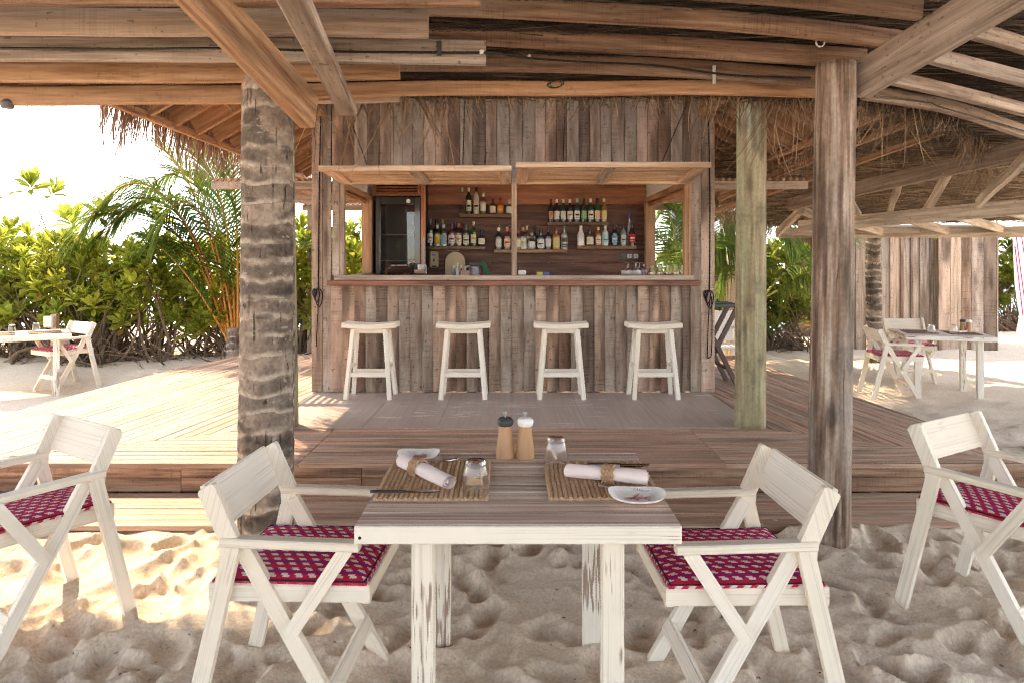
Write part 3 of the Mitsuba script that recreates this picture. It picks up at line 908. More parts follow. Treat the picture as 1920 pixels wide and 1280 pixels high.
def cushion(w0, w1, thick, n=16):
    """a thin pad with rounded edges; uv in metres for the woven cover"""
    u = np.linspace(-1, 1, n)
    UU, VV = np.meshgrid(u, u, indexing='ij')
    e = np.maximum(np.abs(UU), np.abs(VV))
    h = thick * (0.35 + 0.65 * np.clip((1 - e ** 6), 0, 1) ** 0.5) * (1 + 0.10 * np.cos(UU * 2.2) * np.cos(VV * 2.2))
    Vt = np.stack([UU * w0, VV * w1, h], -1).reshape(-1, 3)
    Vb = np.stack([UU * w0, VV * w1, 0 * h], -1).reshape(-1, 3)
    i, j = np.meshgrid(np.arange(n - 1), np.arange(n - 1), indexing='ij')
    q = np.stack([i * n + j, (i + 1) * n + j, (i + 1) * n + j + 1, i * n + j + 1], -1).reshape(-1, 4)
    Ft = np.vstack([q[:, [0, 1, 2]], q[:, [0, 2, 3]]])
    b = [i * n for i in range(n)] + [(n - 1) * n + j for j in range(1, n)] + [i * n + n - 1 for i in range(n - 2, -1, -1)] + [j for j in range(n - 2, 0, -1)]
    Vs, Fs = [], []
    o = 2 * n * n
    for a, c in zip(b, b[1:] + b[:1]):
        Vs += [Vb[a], Vb[c], Vt[c], Vt[a]]
        Fs += [[o, o + 2, o + 1], [o, o + 3, o + 2]]
        o += 4
    V = np.vstack([Vt, Vb, Vs])
    UV = V[:, :2] + np.array([2.0, 2.0])
    UV[2 * n * n:, 0] += V[2 * n * n:, 2]
    return G(V, np.vstack([Ft, Ft[:, ::-1] + n * n, Fs]), UV)


def make_chair(x, y, z, ang, label, simple=False, seed=0):
    t = thing('dining_chair', label, 'chair', 'white slatted armchairs with burgundy woven seat pads')
    M = xf((x, y, z), ang)
    k0 = [(seed * 29 + i * 17) % 127 for i in range(12)]
    for s in (-1, 1):
        y0 = s * CW
        k = k0[(s + 1) // 2]
        # back stile and rear leg: one bent board
        poly = sg.Polygon([(-0.183, -0.05), (-0.126, -0.05), (0.028, 0.615), (0.025, 0.655), (-0.055, 0.832), (-0.064, 0.836), (-0.106, 0.812), (-0.109, 0.803), (-0.034, 0.64), (-0.031, 0.60)])
        part(t, 'rear_leg', side_plate(poly, y0, 0.03, k, unit([0.15, 0.62])).move(M), 'white_wood')
        p, d = strip((0.405, -0.05), (0.022, 0.618), 0.054)
        part(t, 'front_leg', side_plate(p.difference(strip((-0.15, 0), (0.0, 0.66), 0.078)[0]).buffer(0) if False else p, y0 - s * 0.0305, 0.03, k0[3], d).move(M), 'white_wood')
        p, d = strip((0.195, 0.335), (0.388, 0.628), 0.047)
        part(t, 'arm_support', side_plate(p, y0, 0.026, k0[4], d).move(M), 'white_wood')
        part(t, 'arm', bar((-0.030, y0 + s * 0.004, 0.645), (0.432, y0 + s * 0.004, 0.638), 0.050, 0.030, bev=.005, k=k0[5]).move(M), 'white_wood')
        part(t, 'seat_rail', bar((-0.095, y0 - s * .046, 0.455), (0.455, y0 - s * .046, 0.462), 0.028, 0.062, k=k0[6]).move(M), 'white_wood')
    # back panel, slightly let in between the stiles
    d = unit([-0.076, 0.18])
    a, b = np.array([-0.018, 0.645]) + d * 0.03, np.array([-0.018, 0.645]) + d * 0.197
    nrm = np.array([d[1], -d[0]])
    m = (a + b) / 2 - nrm * 0.016
    part(t, 'backrest', bar((m[0], -CW + .016, m[1]), (m[0], CW - .016, m[1]), 0.02, np.linalg.norm(b - a), up=(d[0], 0, d[1]), k=k0[7]).move(M), 'white_wood')
    for xx, w in ((-0.08, .026), (0.44, .026)):
        part(t, 'cross_rail', bar((xx, -CW + .035, 0.458), (xx, CW - .035, 0.458), w, 0.058, k=k0[8]).move(M), 'white_wood')
    for i in range(5):
        xx = -0.03 + 0.105 * i
        part(t, 'seat_slat', bar((xx, -CW + .033, 0.486), (xx, CW - .033, 0.486), 0.075, 0.014, k=k0[9]).move(M), 'white_wood')
    part(t, 'stretcher', bar((0.325, -CW + .016, 0.125), (0.325, CW - .016, 0.125), 0.026, 0.055, up=(-.5, 0, .87), k=k0[10]).move(M), 'white_wood')
    cu = thing('seat_cushion', CUSH[len(CUSHK)], 'cushion', 'burgundy woven seat cushions on the armchairs')
    CUSHK.append(cu)
    C = M @ xf((0.185, 0, 0.4945))
    scene[cu] = entry(cushion(0.262, 0.245, 0.026).move(C), 'fabric')
    part(cu, 'piping', cat([tube(np.array([[0.255 * a, 0.24 * b, 0.008] for a, b in ((-1, -1), (1, -1), (1, 1), (-1, 1), (-1, -1))]), 0.006, 5, (0.035, 0.012, 0.02))]).move(C), 'matte')
    for s in (-1, 1):
        part(cu, 'strap', bar((0.10, s * (CW - .028), 0.505), (0.135, s * (CW - .0285), 0.385), 0.004, 0.036, up=(1, 0, .3), k=1).move(M @ xf((0, s * .003, 0))), 'white_wood')


CUSHK = []
CUSH = ['burgundy patterned cushion on the chair at the left of the laid table', 'burgundy patterned cushion on the chair at the right of the laid table',
        'burgundy patterned cushion on the chair cut by the left edge', 'burgundy patterned cushion on the chair cut by the right edge',
        'sunlit patterned cushion on the far left chair', 'dark red cushion on the far right chair nearest the deck', 'dark red cushion on the far chair against the plank shed']
make_chair(-0.918, 2.63, 0.0, math.radians(-3), 'white armchair with burgundy pad at the left of the laid table', seed=1)
make_chair(0.955, 2.60, 0.0, math.radians(182), 'white armchair with burgundy pad at the right of the laid table', seed=2)
make_chair(-2.03, 3.24, 0.0, math.radians(236), 'white armchair cut off by the left edge of the picture, in front of the step', seed=3)
make_chair(2.10, 3.30, 0.0, math.radians(-58), 'white armchair cut off by the right edge of the picture', seed=4)
make_chair(-5.88, 9.60, -0.10, math.radians(240), 'sunlit white armchair at the far left table by the hedge', seed=5)
make_chair(4.72, 9.15, -0.13, math.radians(-8), 'shaded white armchair left of the far right table, near the deck', seed=6)
make_chair(5.72, 10.35, -0.12, math.radians(-97), 'shaded white armchair behind the far right table, facing the camera', seed=7)

# ---------------------------------------------------------------- tables
def make_table(x, y, z, rz, w, d, label, h=0.75, legx=0.2, seed=0, boards=8):
    t = thing('dining_table', label, 'table', 'whitewashed timber dining tables')
    M = xf((x, y, z), rz)
    bwid = (d - 0.022) / boards
    for i in range(boards):
        yy = -d / 2 + 0.011 + bwid * (i + .5)
        part(t, 'top_board', bar((-w / 2, yy, h - 0.014), (w / 2, yy, h - 0.014), bwid - 0.008, 0.028, bev=.003).move(M), 'wood_top')
    part(t, 'top_backing', bar((-w / 2 + .03, 0, h - 0.033), (w / 2 - .03, 0, h - 0.033), d - .055, 0.008, k=2).move(M), 'worn_white')
    k = seed * 13 + 5
    for s in (-1, 1):
        part(t, 'edge_board', bar((-w / 2 - .001, s * (d / 2 - .005), h - .0295), (w / 2 + .001, s * (d / 2 - .005), h - .0295), 0.010, 0.056, k=(k + s) % 127).move(M), 'worn_white')
        part(t, 'edge_board', bar((s * (w / 2 - .0135), -d / 2 + .0105, h - .0435), (s * (w / 2 - .0135), d / 2 - .0105, h - .0435), 0.025, 0.027, k=(k + 3 + s) % 127).move(M), 'worn_white')
    part(t, 'underframe', cat([bar((-w / 2 + .03, yy, h - .05), (w / 2 - .03, yy, h - .05), .03, .04, k=3) for yy in (-d / 2 + .1, d / 2 - .1)] +
                              [bar((xx, -d / 2 + .13, h - .05), (xx, d / 2 - .13, h - .05), .03, .04, k=3) for xx in (-w / 2 + legx, w / 2 - legx)]).move(M), 'worn_white')
    for sx in (-1, 1):
        for sy in (-1, 1):
            lx, ly = sx * (w / 2 - legx), sy * (d / 2 - 0.12)
            part(t, 'leg', bar((lx, ly, -0.06), (lx, ly, h - .032), 0.072, 0.068, up=(0, 1, 0), bev=.005).move(M), 'worn_white')
            part(t, 'brace', plate(sg.Polygon([(0, 0), (0.07, 0), (0, -0.07)]), 0.025, xf((lx + sx * -0.036 if sx > 0 else lx + .036, ly, h - .034)) @ np.array([[-sx, 0, 0, 0], [0, 0, -1, 0], [0, 1, 0, 0], [0, 0, 0, 1.0]]), 2).move(M), 'worn_white')
    if seed == 1:
        part(t, 'bolt_hole', lathe([(0, 0), (0.005, 0), (0.005, .001), (0, .001)], 10).paint((0.01, 0.01, 0.01)).move(M @ xf((-w / 2 + .016, -d / 2 - .0005, h - .037), rx=math.pi / 2)), 'matte')
    return M


make_table(0.019, 2.635, 0.0, 0.0, 1.018, 0.845, 'whitewashed table laid for two in the foreground', seed=1)
TL = make_table(-6.30, 9.13, -0.13, math.radians(35), 1.05, 0.85, 'sunlit whitewashed table at the far left by the hedge', seed=2, legx=0.16)
TR = make_table(5.62, 9.32, -0.14, math.radians(-16), 1.02, 0.88, 'shaded whitewashed table at the far right by the plank shed', seed=3, legx=0.16)

# ---------------------------------------------------------------- things on the tables
TZ = 0.7505


def make_mat(x0, y0, w, d, rz, z, label, seed=0):
    """a braided placemat: rows of twisted cord"""
    nx2, ny2 = 172, 190
    u, v = np.meshgrid(np.linspace(0, 1, nx2), np.linspace(0, 1, ny2), indexing='ij')
    row = u * 23
    r = np.floor(row)
    f = row - r
    tw = np.sin((v * 26 + np.where(r % 2 == 0, 0, 0.5) + 0.7 * (f - .5) * np.where(r % 2 == 0, 1, -1)) * 2 * np.pi)
    h = 0.003 + 0.0055 * np.sqrt(np.clip(1 - (2 * f - 1) ** 2, 0, 1)) + 0.0036 * tw + 0.0012 * meshkit.noise(np.stack([u * 60, v * 60, 0 * u + seed], -1))
    edge = np.minimum(np.minimum(u, 1 - u), np.minimum(v, 1 - v))
    h = np.where(edge <= 0, 0.0005, h)
    wob = 0.003 * np.sin(v * 26 * 2 * np.pi) * (np.abs(u - .5) * 2) ** 8
    px = (u - .5) * w + wob * np.sign(u - .5) + 0.005 * (meshkit.noise(np.stack([v * 4, 0 * v, u * 0 + seed], -1)) - .5)
    py = (v - .5) * d + 0.006 * (meshkit.noise(np.stack([u * 4, 0 * v + 4, u * 0 + seed], -1)) - .5)
    V = np.stack([px, py, h], -1).reshape(-1, 3)
    i, j = np.meshgrid(np.arange(nx2 - 1), np.arange(ny2 - 1), indexing='ij')
    q = np.stack([i * ny2 + j, (i + 1) * ny2 + j, (i + 1) * ny2 + j + 1, i * ny2 + j + 1], -1).reshape(-1, 4)
    g = G(V, np.vstack([q[:, [0, 1, 2]], q[:, [0, 2, 3]]]), V[:, :2] + 3.0)
    single('placemat', g.move(xf((x0, y0, z), rz)), 'jute', label, 'placemat', smooth=True)


make_mat(-0.283, 2.672, 0.395, 0.468, 0.012, TZ, 'brown braided placemat under the left setting', 1)
make_mat(0.322, 2.668, 0.385, 0.452, -0.02, TZ, 'brown braided placemat under the right setting', 2)
MZ = TZ + 0.012


def make_grinder(x, y, z, dark, label, hgt=1.0):
    t = thing('grinder', label, 'grinder')
    M = (x, y, z)
    part(t, 'body', lathe([(0, 0), (.0385, 0), (.0395, .003), (.0375, .03), (.033, .07), (.0285, .105), (.0265, .128), (.0265, .134), (0, .134)], 32, 30, M).paint((0.42, 0.235, 0.115)), 'satin')
    col = (0.045, 0.05, 0.055) if dark else (0.78, 0.77, 0.75)
    part(t, 'head', lathe([(0, .1345), (.0285, .1345), (.0315, .138), (.0345, .150), (.0345, .156), (.031, .162), (.024, .168), (0, .169)], 32, 30, M).paint(col), 'satin')
    part(t, 'knob', lathe([(0, .169), (.0035, .169), (.0035, .177), (.0075, .181), (.009, .187), (.007, .193), (0, .196)], 18, 30, M).paint((0.3, 0.29, 0.28)), 'gloss')


make_grinder(-0.028, 2.972, TZ, True, 'wooden pepper grinder with a black head on the laid table')
make_grinder(0.055, 2.968, TZ, False, 'wooden salt grinder with a white head on the laid table')


def make_tumbler(x, y, z, r, h, label, group=None, n=40, seed=1):
    """an upturned drinking glass with a rippled side and a thick base"""
    rw = lambda a, zz: 1 + 0.007 * np.sin(a * 9 + zz * 90 + seed) * np.sin(zz * 70 + 2 * np.sin(a * 3)) * ((zz > .012) & (zz < h - .012))
    out = [(r - .0012, 0), (r, .001), (r, .006), (r * 1.01, h * .3), (r * .93, h * .62), (r * .80, h * .86), (r * .73, h - .004), (r * .68, h), (0, h)]
    inn = [(0, h - .016), (r * .58, h - .017), (r * .70, h * .82), (r * .86, h * .6), (r * .95, h * .3), (r * .955, .006), (r - .0035, .001), (r - .0012, 0)]
    pr = np.array(out + inn)
    # finer profile on the walls so that the ripple shows
    fine = [pr[0]]
    for a, b in zip(pr[:-1], pr[1:]):
        m = max(1, int(np.linalg.norm(b - a) / .006))
        fine += [a + (b - a) * (i + 1) / m for i in range(m)]
    g = lathe(fine[::-1], n, 40, (0, 0, 0), None, rw)
    return single('tumbler', G(g.V + np.array([x, y, z]), g.F[:, ::-1]), 'glass', label, 'glass', group, smooth=True)


make_tumbler(-0.128, 2.505, MZ - .003, 0.046, 0.113, 'upturned rippled tumbler on the left placemat', seed=1)
make_tumbler(0.176, 2.83, MZ - .003, 0.044, 0.112, 'upturned rippled tumbler at the back of the right placemat', seed=5)


def make_napkin(p0, p1, r0, r1, label, ring_t, seed):
    """a rolled cloth napkin (a spiral, thicker at one end) in a woven ring"""
    p0, p1 = np.asarray(p0, float), np.asarray(p1, float)
    ax = unit(p1 - p0)
    s = unit(np.cross(ax, [0, 0, 1]))
    u = np.cross(s, ax)
    th = np.linspace(0, 2.6 * 2 * np.pi, 90)
    m = 26
    V = []
    for i in range(m):
        t = i / (m - 1)
        R = r0 + (r1 - r0) * t
        R *= 1 - 0.10 * math.exp(-((t - ring_t) / .10) ** 2)
        rr = R * (0.36 + 0.64 * (th / th[-1]) ** 0.9) * (1 + 0.035 * np.sin(th * 2 + seed + 3 * t) + 0.02 * np.sin(th * 5 + 8 * t))
        c = p0 + (p1 - p0) * t
        flare = 0.006 * np.sin(th * 1.3 + seed) * (abs(2 * t - 1) ** 4)
        V.append(c + s[None] * (rr * np.cos(th))[:, None] * 1.06 + u[None] * (rr * np.sin(th))[:, None] * 0.94 + ax[None] * flare[:, None] * np.sign(t - .5))
    V = np.array(V)
    n = V.shape[1]
    i, j = np.meshgrid(np.arange(m - 1), np.arange(n - 1), indexing='ij')
    q = np.stack([i * n + j, i * n + j + 1, (i + 1) * n + j + 1, (i + 1) * n + j], -1).reshape(-1, 4)
    single('napkin', G(V.reshape(-1, 3), np.vstack([q[:, [0, 1, 2]], q[:, [0, 2, 3]]])).paint((0.73, 0.63, 0.605)), 'matte', label[0], 'napkin', smooth=True)
    cords = []
    R = (r0 + (r1 - r0) * ring_t) * 0.90 + 0.0045
    a = np.linspace(0, 2 * np.pi, 61)
    for c_ in range(7):
        off = (c_ - 3) * 0.0062
        pts = [p0 + (p1 - p0) * ring_t + ax * (off + 0.0022 * math.sin(9 * x + c_ * 2.1)) + (s * math.cos(x) * 1.05 + u * math.sin(x)) * (R + 0.0020 * math.cos(9 * x + c_ * 2.1)) for x in a]
        cords.append(tube(pts, 0.0038, 6, None, k=1))
    single('napkin_ring', cat(cords), 'jute', label[1], 'napkin ring', smooth=True)


make_napkin((-0.428, 2.782, MZ + .030), (-0.222, 2.520, MZ + .025), 0.034, 0.027, ('rolled pale pink napkin on the left placemat', 'woven straw ring round the left napkin'), 0.36, 1)
make_napkin((0.205, 2.655, MZ + .029), (0.487, 2.560, MZ + .031), 0.028, 0.033, ('rolled pale pink napkin on the right placemat', 'woven straw ring round the right napkin'), 0.53, 4)


def make_plate(x, y, z, rx_, ry_, rz, label, seed):
    """a small rounded-square dish with a raised rim and a painted coral sprig"""
    t = thing('side_plate', label, 'plate')
    a = np.linspace(0, 2 * np.pi, 64, endpoint=False)
    sup = (np.abs(np.cos(a)) ** 2.7 + np.abs(np.sin(a)) ** 2.7) ** (-1 / 2.7)
    prof = [(0, .0015), (.30, .0015), (.55, .002), (.70, .005), (.86, .011), (.97, .018), (1.0, .0195), (1.005, .018), (.93, .010), (.78, .003), (.6, 0), (.3, 0), (0, 0)]
    V = np.array([[[rx_ * r * s * math.cos(q), ry_ * r * s * math.sin(q), h + 0.006 * r ** 6 * math.cos(2 * q)] for q, s in zip(a, sup)] for r, h in prof])
    m, n = len(prof), 64
    i, j = np.meshgrid(np.arange(m - 1), np.arange(n), indexing='ij')
    q = np.stack([i * n + j, i * n + (j + 1) % n, (i + 1) * n + (j + 1) % n, (i + 1) * n + j], -1).reshape(-1, 4)
    M = xf((x, y, z), rz)
    part(t, 'dish', G(V.reshape(-1, 3), np.vstack([q[:, [0, 1, 2]], q[:, [0, 2, 3]]])).paint((0.84, 0.81, 0.77)).move(M), 'satin', smooth=True)
    # coral sprig: flat print lying just on the glaze
    r = random.Random(seed)
    segs = []

    def grow(p, ang, l, w, depth):
        e = (p[0] + l * math.cos(ang), p[1] + l * math.sin(ang))
        segs.append((p, e, w))
        if depth > 0:
            for da in (-0.55, 0.45):
                if depth > 1 or r.random() < .9:
                    grow(e, ang + da * r.uniform(.6, 1.3), l * r.uniform(.65, .95), w * .8, depth - 1)
            if r.random() < .5:
                grow(((p[0] + e[0]) / 2, (p[1] + e[1]) / 2), ang + r.choice((-1, 1)) * .8, l * .7, w * .7, depth - 2 if depth > 1 else 0)
    sx = rx_ / 0.09
    grow((-0.035 * sx, -0.012), 0.3, 0.024 * sx, 0.0042, 3)
    grow((-0.035 * sx, -0.012), -0.25, 0.022 * sx, 0.0038, 2)
    gs = []
    for n_, ((ax, ay), (bx, by), w) in enumerate(segs):
        d = unit([bx - ax, by - ay])
        nn = np.array([-d[1], d[0]]) * w * .8
        zz = 0.0034 + 0.00004 * n_
        pts = [np.array([ax, ay]) - nn, np.array([bx, by]) - nn, np.array([bx, by]) + d * w * .4, np.array([bx, by]) + nn, np.array([ax, ay]) + nn]
        gs.append(G([[*q_, zz + 0.30 * max(0, abs(q_[0]) / rx_ - .55) ** 2 * .06] for q_ in pts], [[0, 1, 2], [0, 2, 3], [0, 3, 4]]))
    part(t, 'coral_print', cat(gs).paint((0.36, 0.03, 0.016)).move(M), 'satin')


make_plate(-0.392, 2.985, TZ, 0.088, 0.075, 0.0, 'white side plate with a red coral print behind the left placemat', 3)
make_plate(0.427, 2.435, MZ, 0.097, 0.082, -0.05, 'white side plate with a red coral print at the front of the right placemat', 8)


def make_knife(x, y, z, rz, label, dark=True):
    t = thing('table_knife', label, 'knife')
    M = xf((x, y, z), rz)
    hd = sg.Polygon([(-.125, -.006), (-.02, -.0045), (0, -.0045), (0, .0045), (-.02, .0055), (-.12, .0085), (-.128, .004)])
    bl = sg.Polygon([(0, -.0045), (.02, -.006), (.085, -.009), (.110, -.004), (.118, .0035), (.11, .0055), (0, .0045)])
    part(t, 'handle', plate(hd, .007, xf((0, 0, .0045))).paint((0.05, 0.045, 0.045) if dark else (.4, .4, .4)).move(M), 'gloss')
    g = plate(bl, .0022, xf((0, 0, .0045))).move(M)
    g.UV = None
    part(t, 'blade', g, 'steel')


def make_fork(x, y, z, rz, label):
    body = sg.Polygon([(-.13, -.0065), (-.125, -.0085), (0, -.003), (.02, -.0035), (.035, -.0105), (.05, -.0115), (.05, .0115), (.035, .0105), (.02, .0035), (0, .003), (-.125, .0085), (-.13, .0065)])
    tines = [sg.box(.048, c - .0014, .088, c + .0014) for c in (-.0100, -.0034, .0034, .0100)]
    poly = shapely.union_all([body] + tines).buffer(.0006).simplify(.0003)
    g = plate(poly, .0022)
    xx = g.V[:, 0].copy()
    g.V[:, 2] += 0.004 + 0.010 * np.exp(-((xx - .03) / .035) ** 2) * 0.6 + 0.012 * np.clip((xx - .05) / .04, 0, 1) ** 1.5 + 0.006 * np.exp(-((xx + .07) / .06) ** 2)
    g.UV = None
    single('table_fork', g.move(xf((x, y, z), rz)), 'steel', label, 'fork')


make_knife(-0.37, 2.492, MZ, 0.03, 'knife lying along the near edge of the left placemat')
make_fork(-0.30, 2.845, MZ, 0.30, 'fork by the side plate on the left placemat')
make_fork(0.395, 2.515, MZ, math.pi - 0.28, 'fork with its handle under the right side plate')
make_knife(0.43, 2.825, MZ, 0.0, 'knife at the back of the right placemat', True)
make_knife(0.425, 2.800, MZ, 0.02, 'second knife behind the right napkin', False)

# the other tables' settings
for nm, M, seed in (('far right', TR, 4), ('far left', TL, 9)):
    for s, sd in ((-1, 'left half'), (1, 'right half')):
        c = (M @ np.array([s * 0.25, 0.02, 0.7505, 1]))[:3]
        rz = math.atan2(M[1, 0], M[0, 0])
        g = single('placemat', rbox((0.36, 0.44, 0.007), .003, (0, 0, 0.0035), (0.17, 0.105, 0.065)).move(xf(c, rz)), 'matte', f'brown placemat on the {sd} of the {nm} table', 'placemat')
    t = [(-0.14, -0.12), (0.12, -0.10)] if nm == 'far right' else [(-0.1, 0.1), (0.16, 0.2)]
    for (a, b), lab in zip(t, (f'first upturned tumbler on the {nm} table', f'second upturned tumbler on the {nm} table')):
        c = (M @ np.array([a, b, 0.7585, 1]))[:3]
        make_tumbler(c[0], c[1], c[2], 0.044, 0.11, lab, n=24, seed=3)
c = (TR @ np.array([0.30, 0.16, 0.7505, 1]))[:3]
make_grinder(*c, True, 'pepper grinder with black head on the far right table')
c = (TR @ np.array([0.36, 0.12, 0.7505, 1]))[:3]
make_grinder(*c, False, 'salt grinder with white head on the far right table')
for M, lab in ((TL, 'white folded napkin on the far left table'), (TR, 'white folded napkin on the far right table')):
    c = (M @ np.array([0.25, 0.05, 0.7585, 1]))[:3]
    single('folded_napkin', rbox((0.2, 0.07, 0.02), .008, (0, 0, .01), (.7, .62, .6)).move(xf(c, .5)), 'matte', lab, 'napkin')

# ---------------------------------------------------------------- the thatched canopy over the tables
cano = thing('thatched_canopy', 'thatched canopy on log posts over the dining tables', 'canopy')
part(cano, 'coconut_post', round_post((-1.385, 4.0, -0.10), (-1.37, 4.0, 2.60), 0.153, 0.141, 9, n=40, m=120, rough=0.05, ringed=True, seed=1), 'bark', label='ringed coconut trunk post at the left', smooth=True)
part(cano, 'log_post', round_post((1.755, 3.95, -0.12), (1.80, 3.95, 2.66), 0.114, 0.106, 11, n=36, m=60, rough=0.05, seed=8), 'post_brown', label='smooth brown log post at the right', smooth=True)


def purlin(pts, h, w, bsdf, label=None, n=24, sag=0.012):
    """pts: (column, row of the lower edge, distance)"""
    c = curve([P(*q) for q in pts], n)
    c[:, 2] += h / 2
    c[:, 1] += w / 2
    qq = np.stack([np.linspace(0, 4, n), np.full(n, rng.uniform(0, 50)), np.zeros(n)], 1)
    c[:, 2] += sag * (meshkit.noise(qq) - .5)
    return part(cano, 'purlin', path_bar(c, w, h, bev=.006), bsdf, label)


# lowest ring, then upwards towards the camera
purlin([(-260, 196, 4.05), (150, 195, 4.07), (462, 193, 4.10)], .105, .05, 'wood_warm')
purlin([(575, 182, 4.42), (900, 177, 4.45), (1250, 177, 4.45), (1545, 182, 4.45)], .088, .05, 'wood_warm')
purlin([(470, 192, 4.46), (747, 190, 4.50)], .05, .06, 'wood_pale')
purlin([(1625, 184, 4.35), (1747, 203, 4.65), (1920, 255, 5.1), (2080, 305, 5.7)], .085, .06, 'wood_pale')
purlin([(-260, 152, 3.86), (300, 152, 3.88), (748, 146, 3.92)], .108, .05, 'wood_warm')
purlin([(600, 130, 4.15), (910, 132, 4.17), (1200, 139, 4.20), (1545, 163, 4.28)], .105, .05, 'wood_brown')
purlin([(1670, 154, 4.15), (1920, 213, 4.75), (2080, 262, 5.3)], .075, .06, 'wood_pale')
purlin([(-260, 112, 3.58), (300, 113, 3.60), (911, 120, 3.65)], .122, .05, 'wood_pale')
purlin([(590, 78, 3.88), (802, 80, 3.90), (1200, 99, 3.96), (1625, 128, 4.06)], .108, .05, 'wood_brown')
purlin([(1740, 113, 3.95), (1920, 157, 4.4), (2080, 198, 4.9)], .085, .06, 'wood_pale')
purlin([(-260, 62, 3.30), (300, 64, 3.32), (802, 66, 3.36)], .125, .05, 'wood_pale')
purlin([(555, 23, 3.56), (800, 27, 3.58), (1200, 44, 3.66), (1690, 89, 3.80)], .10, .05, 'wood_brown')
purlin([(1800, 62, 3.72), (1920, 96, 4.1), (2080, 140, 4.6)], .085, .06, 'wood_pale')
purlin([(-260, 4, 2.98), (300, 8, 3.0), (900, 8, 3.05)], .12, .05, 'wood_brown')
purlin([(900, -26, 3.30), (1380, 0, 3.36), (1730, 36, 3.46)], .10, .05, 'wood_brown')
purlin([(-260, -60, 2.7), (900, -64, 2.75), (1800, -30, 3.1)], .12, .05, 'wood_brown')


def rafter(a, b, w, h, bsdf, label, up=(0, 0, 1)):
    """a, b: (column, row, distance) of the lower edge's middle"""
    p, q = P(*a), P(*b)
    p, q = p + [0, 0, h / 2], q + [0, 0, h / 2]
    return part(cano, 'rafter', bar(p, q, w, h, up, bev=.006, seg=6), bsdf, label)


e = unit(P(340, 0, 3.0) - P(592, 243, 4.18))
rafter((580, 243, 3.82), (305, -38, 2.62), .085, .19, 'wood_warm', 'orange brown rafter bolted to the coconut trunk')
rafter((652, 217, 4.22), (515, -60, 2.15), .105, .055, 'wood_pale', 'pale tie board beside the coconut trunk')
rafter((1612, 186, 3.98), (2040, -60, 2.85), .085, .20, 'wood_pale', 'heavy grey brown hip rafter on the log post')
for px, py, d in ((556, 184, 3.76), (1634, 150, 3.93)):
    part(cano, 'bolt', lathe([(0, 0), (.016, 0), (.016, .012), (.009, .014), (.009, .03), (0, .03)], 6, 20).paint((.03, .03, .03)).move(xf(P(px, py, d), rx=math.pi / 2)), 'satin')

# thatch: a thick sheet over the purlins, straws under it, netting, and the ragged eave
EV = [(-6.5, 4.55), (-3.0, 4.62), (-0.6, 4.72), (1.4, 4.72), (2.4, 4.9), (3.4, 5.5), (4.6, 6.9), (6.0, 9.0)]


def roof_z(x, y):
    return 2.66 + 0.27 * np.maximum(eave_y(x) - y, -0.5) ** 0.96 if False else 2.69 + 0.21 * (eave_y(x) - y) * np.where(eave_y(x) - y > 2.6, 0.8, 1.0) + 0.0 * x


def eave_y(x):
    return np.interp(x, [p[0] for p in EV], [p[1] for p in EV])


xs = np.linspace(-6.5, 6.0, 60)
tt = np.linspace(0, 1, 30)
XX = np.repeat(xs[:, None], 30, 1)
ey = eave_y(xs)[:, None]
YY = ey + 0.10 + (-4.5 - ey) * tt[None] ** 1.2
ZZ = roof_z(XX, YY)
n1, n2 = XX.shape
i, j = np.meshgrid(np.arange(n1 - 1), np.arange(n2 - 1), indexing='ij')
q = np.stack([i * n2 + j, i * n2 + j + 1, (i + 1) * n2 + j + 1, (i + 1) * n2 + j], -1).reshape(-1, 4)
f = np.vstack([q[:, [0, 1, 2]], q[:, [0, 2, 3]]])
V0 = np.stack([XX, YY, ZZ + .03], -1).reshape(-1, 3)
V1 = V0 + [0, 0, 0.22]
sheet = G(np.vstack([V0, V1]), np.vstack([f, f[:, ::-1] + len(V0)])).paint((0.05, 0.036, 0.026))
n = 15000
sx, sd = rng.uniform(-4.2, 5.2, n), rng.uniform(0.0, 1.0, n) ** 1.3 * 2.6
sy = eave_y(sx) - sd + 0.05
st = np.stack([sx, sy, roof_z(sx, sy) + rng.uniform(-0.012, .03, n)], 1)
dd = np.stack([np.ones(n) * rng.choice([-1, 1], n), rng.uniform(-.5, .5, n), rng.uniform(-.06, .02, n)], 1)
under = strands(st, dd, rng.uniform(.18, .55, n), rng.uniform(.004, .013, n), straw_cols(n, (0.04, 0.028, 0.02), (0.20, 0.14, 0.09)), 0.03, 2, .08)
n = 2100
sx = rng.uniform(-1.75, 5.6, n)
cl = meshkit.noise(np.stack([sx * 2.2, 0 * sx, 0 * sx], 1), 3)
sy = eave_y(sx) + rng.uniform(-.12, .16, n)
st = np.stack([sx, sy, roof_z(sx, sy) + rng.uniform(-.03, .12, n)], 1)
dd = np.stack([rng.uniform(-.55, .55, n), rng.uniform(0, .6, n), -np.ones(n)], 1)
ln = (0.07 + 0.36 * rng.uniform(0, 1, n) ** 2.6) * (0.35 + 1.2 * cl)
eave = strands(st, dd, ln, rng.uniform(.004, .011, n), straw_cols(n, (0.11, 0.07, 0.045), (0.40, 0.28, 0.17)), .08, 4, .4)
n = 1500
sx = rng.uniform(-6.4, -1.75, n)
sy = eave_y(sx) + rng.uniform(0.02, .2, n)
st = np.stack([sx, sy, roof_z(sx, sy) + rng.uniform(.06, .2, n)], 1)
dd = np.stack([rng.uniform(-.3, .3, n), rng.uniform(.3, .9, n), -.45 * np.ones(n)], 1)
eave2 = strands(st, dd, rng.uniform(.1, .22, n), rng.uniform(.005, .012, n), straw_cols(n), .05, 3, .2)
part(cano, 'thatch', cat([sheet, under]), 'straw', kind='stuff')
part(cano, 'thatch_fringe', cat([eave, eave2]), 'straw', kind='stuff')
# fishing net stretched under the thatch
net = []


